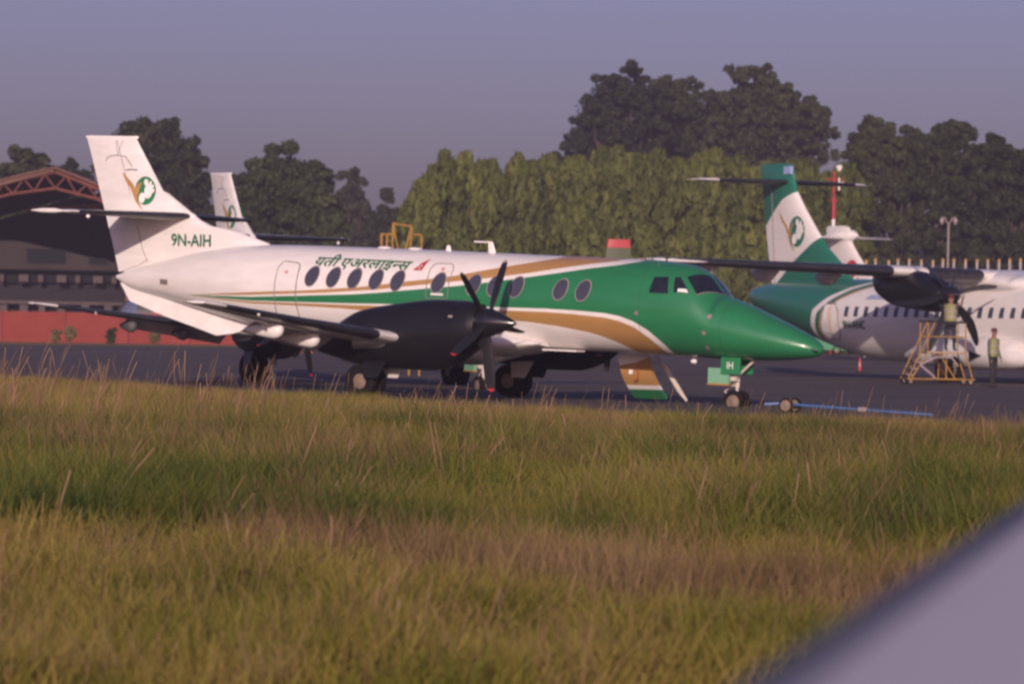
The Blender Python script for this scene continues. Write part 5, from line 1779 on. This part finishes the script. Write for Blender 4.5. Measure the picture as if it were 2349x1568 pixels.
# how dry the sward is, place by place: a dead brown strip runs along 23 to 27 m
def dryness(x, y):
    band = np.exp(-((y - (23.6 - 1.2 * x)) / 1.15) ** 2) * np.clip((x + 2.4) / 1.2, 0, 1) * (.15 + 1.15 * noise2(x, y, 7, .8))
    return band + .55 * (noise2(x, y * .45, 3, 1.6) - .45) + .35 * (noise2(x, y, 4, .5) - .5)

# near strip
x, y, rng = field(9500, 16.5, 27, 31)
dn = dryness(x, y)
k = dn < .62
scatter('short_grass', 'short olive green grass in the near foreground', short, M_GR1, pts3(x[k], y[k]), rng.uniform(.65, 1.15, k.sum()) * (1 - .25 * (dn[k] > .3)) * (.55 + .9 * noise2(x[k], y[k], 51, .55)), 1)
x, y, rng = field(9500, 16.5, 30, 32)
dn = dryness(x, y)
k = (dn > .40) | (rng.uniform(size=len(x)) < .06)
scatter('dry_grass', 'dead brown grass in a strip across the foreground', dry, M_GR3, pts3(x[k], y[k]), rng.uniform(.7, 1.25, k.sum()), 2)
# lush weeds
x, y, rng = field(15500, 26.5, 48, 33)
dn = dryness(x, y)
k = dn < .55
hn = .5 * noise2(x, y, 9, 1.9) + .5 * noise2(x, y, 10, .55)
scatter('lush_weeds', 'taller green weeds and grass across the middle of the field', lush, M_GR2, pts3(x[k], y[k]), (.36 + 1.0 * hn[k]) * rng.uniform(.8, 1.15, k.sum()), 3)
x, y, rng = field(7000, 30, 48, 34)
k = noise2(x, y * .5, 12, 1.8) > .52
scatter('short_grass', 'yellowish green grass mixed among the weeds', short, M_GR1, pts3(x[k], y[k]), rng.uniform(1.1, 1.9, k.sum()), 4)
x, y, rng = field(9000, 25, 50, 44)
k = .55 * noise2(x, y * .5, 23, 1.6) + .45 * noise2(x, y, 24, .5) > .54
scatter('dry_grass', 'dry tan grass mixed through the green weeds', dry, M_GR3, pts3(x[k], y[k]), rng.uniform(.8, 1.7, k.sum()), 8)
# far sward up to the apron edge
x, y, rng = field(19000, 44, 122, 35)
scatter('meadow_grass', 'yellow-green meadow reaching to the apron edge', farg, M_GR5, pts3(x, y), (.70 + .6 * noise2(x, y, 15, 3.0) + .5 * noise2(x, y, 16, .9)) * rng.uniform(.75, 1.2, len(x)) * np.interp(edge_y(x) - y, (0, 3, 22, 45), (.36, .46, .72, 1.0)), 5)
x, y, rng = field(9000, 40, 122, 36)
k = .6 * noise2(x, y * .4, 17, 2.5) + .4 * noise2(x, y, 18, .7) > .47
scatter('dry_grass', 'dry reddish grass patches through the far meadow', dry, M_GR3, pts3(x[k], y[k]), rng.uniform(.9, 1.5, k.sum()) * np.interp(edge_y(x[k]) - y[k], (0, 3, 25), (.45, .6, 1.0)), 6)
# seed stalks
x, y, rng = field(5200, 18, 118, 37)
k = ((noise2(x, y * .5, 21, 1.9) > .56) | (rng.uniform(size=len(x)) < .16)) & (rng.uniform(size=len(x)) < np.interp(edge_y(x) - y, (0, 12, 30), (.28, .5, 1.0)))
scatter('seed_stalks', 'tall tan seed stalks standing above the grass', stalk, M_GR4, pts3(x[k], y[k]), rng.uniform(.45, 1.2, k.sum()) * np.where(y[k] < 27, .75, 1.0) * np.interp(edge_y(x[k]) - y[k], (0, 4, 25), (.62, .8, 1.0)) * np.interp(x[k], (-6, -2), (1.45, 1.0)), 7)
# ------------------------------------------------------------------ hazy evening air
hz = MB().box((0, 262, 17.0), (520, 580, 36.0)).build('haze', [], smooth=False)
hz['kind'] = 'stuff'
hz['label'] = 'pale mauve evening haze over the airfield'
hz['category'] = 'haze'
hm = bpy.data.materials.new('haze_air')
hm.use_nodes = True
t = hm.node_tree
t.nodes.remove(t.nodes['Principled BSDF'])
pv = t.nodes.new('ShaderNodeVolumePrincipled')
pv.inputs['Color'].default_value = (.40, .37, .50, 1)
pv.inputs['Density'].default_value = 0.0006
pv.inputs['Anisotropy'].default_value = 0.0
t.links.new(pv.outputs[0], t.nodes['Material Output'].inputs['Volume'])
hz.data.materials.append(hm)
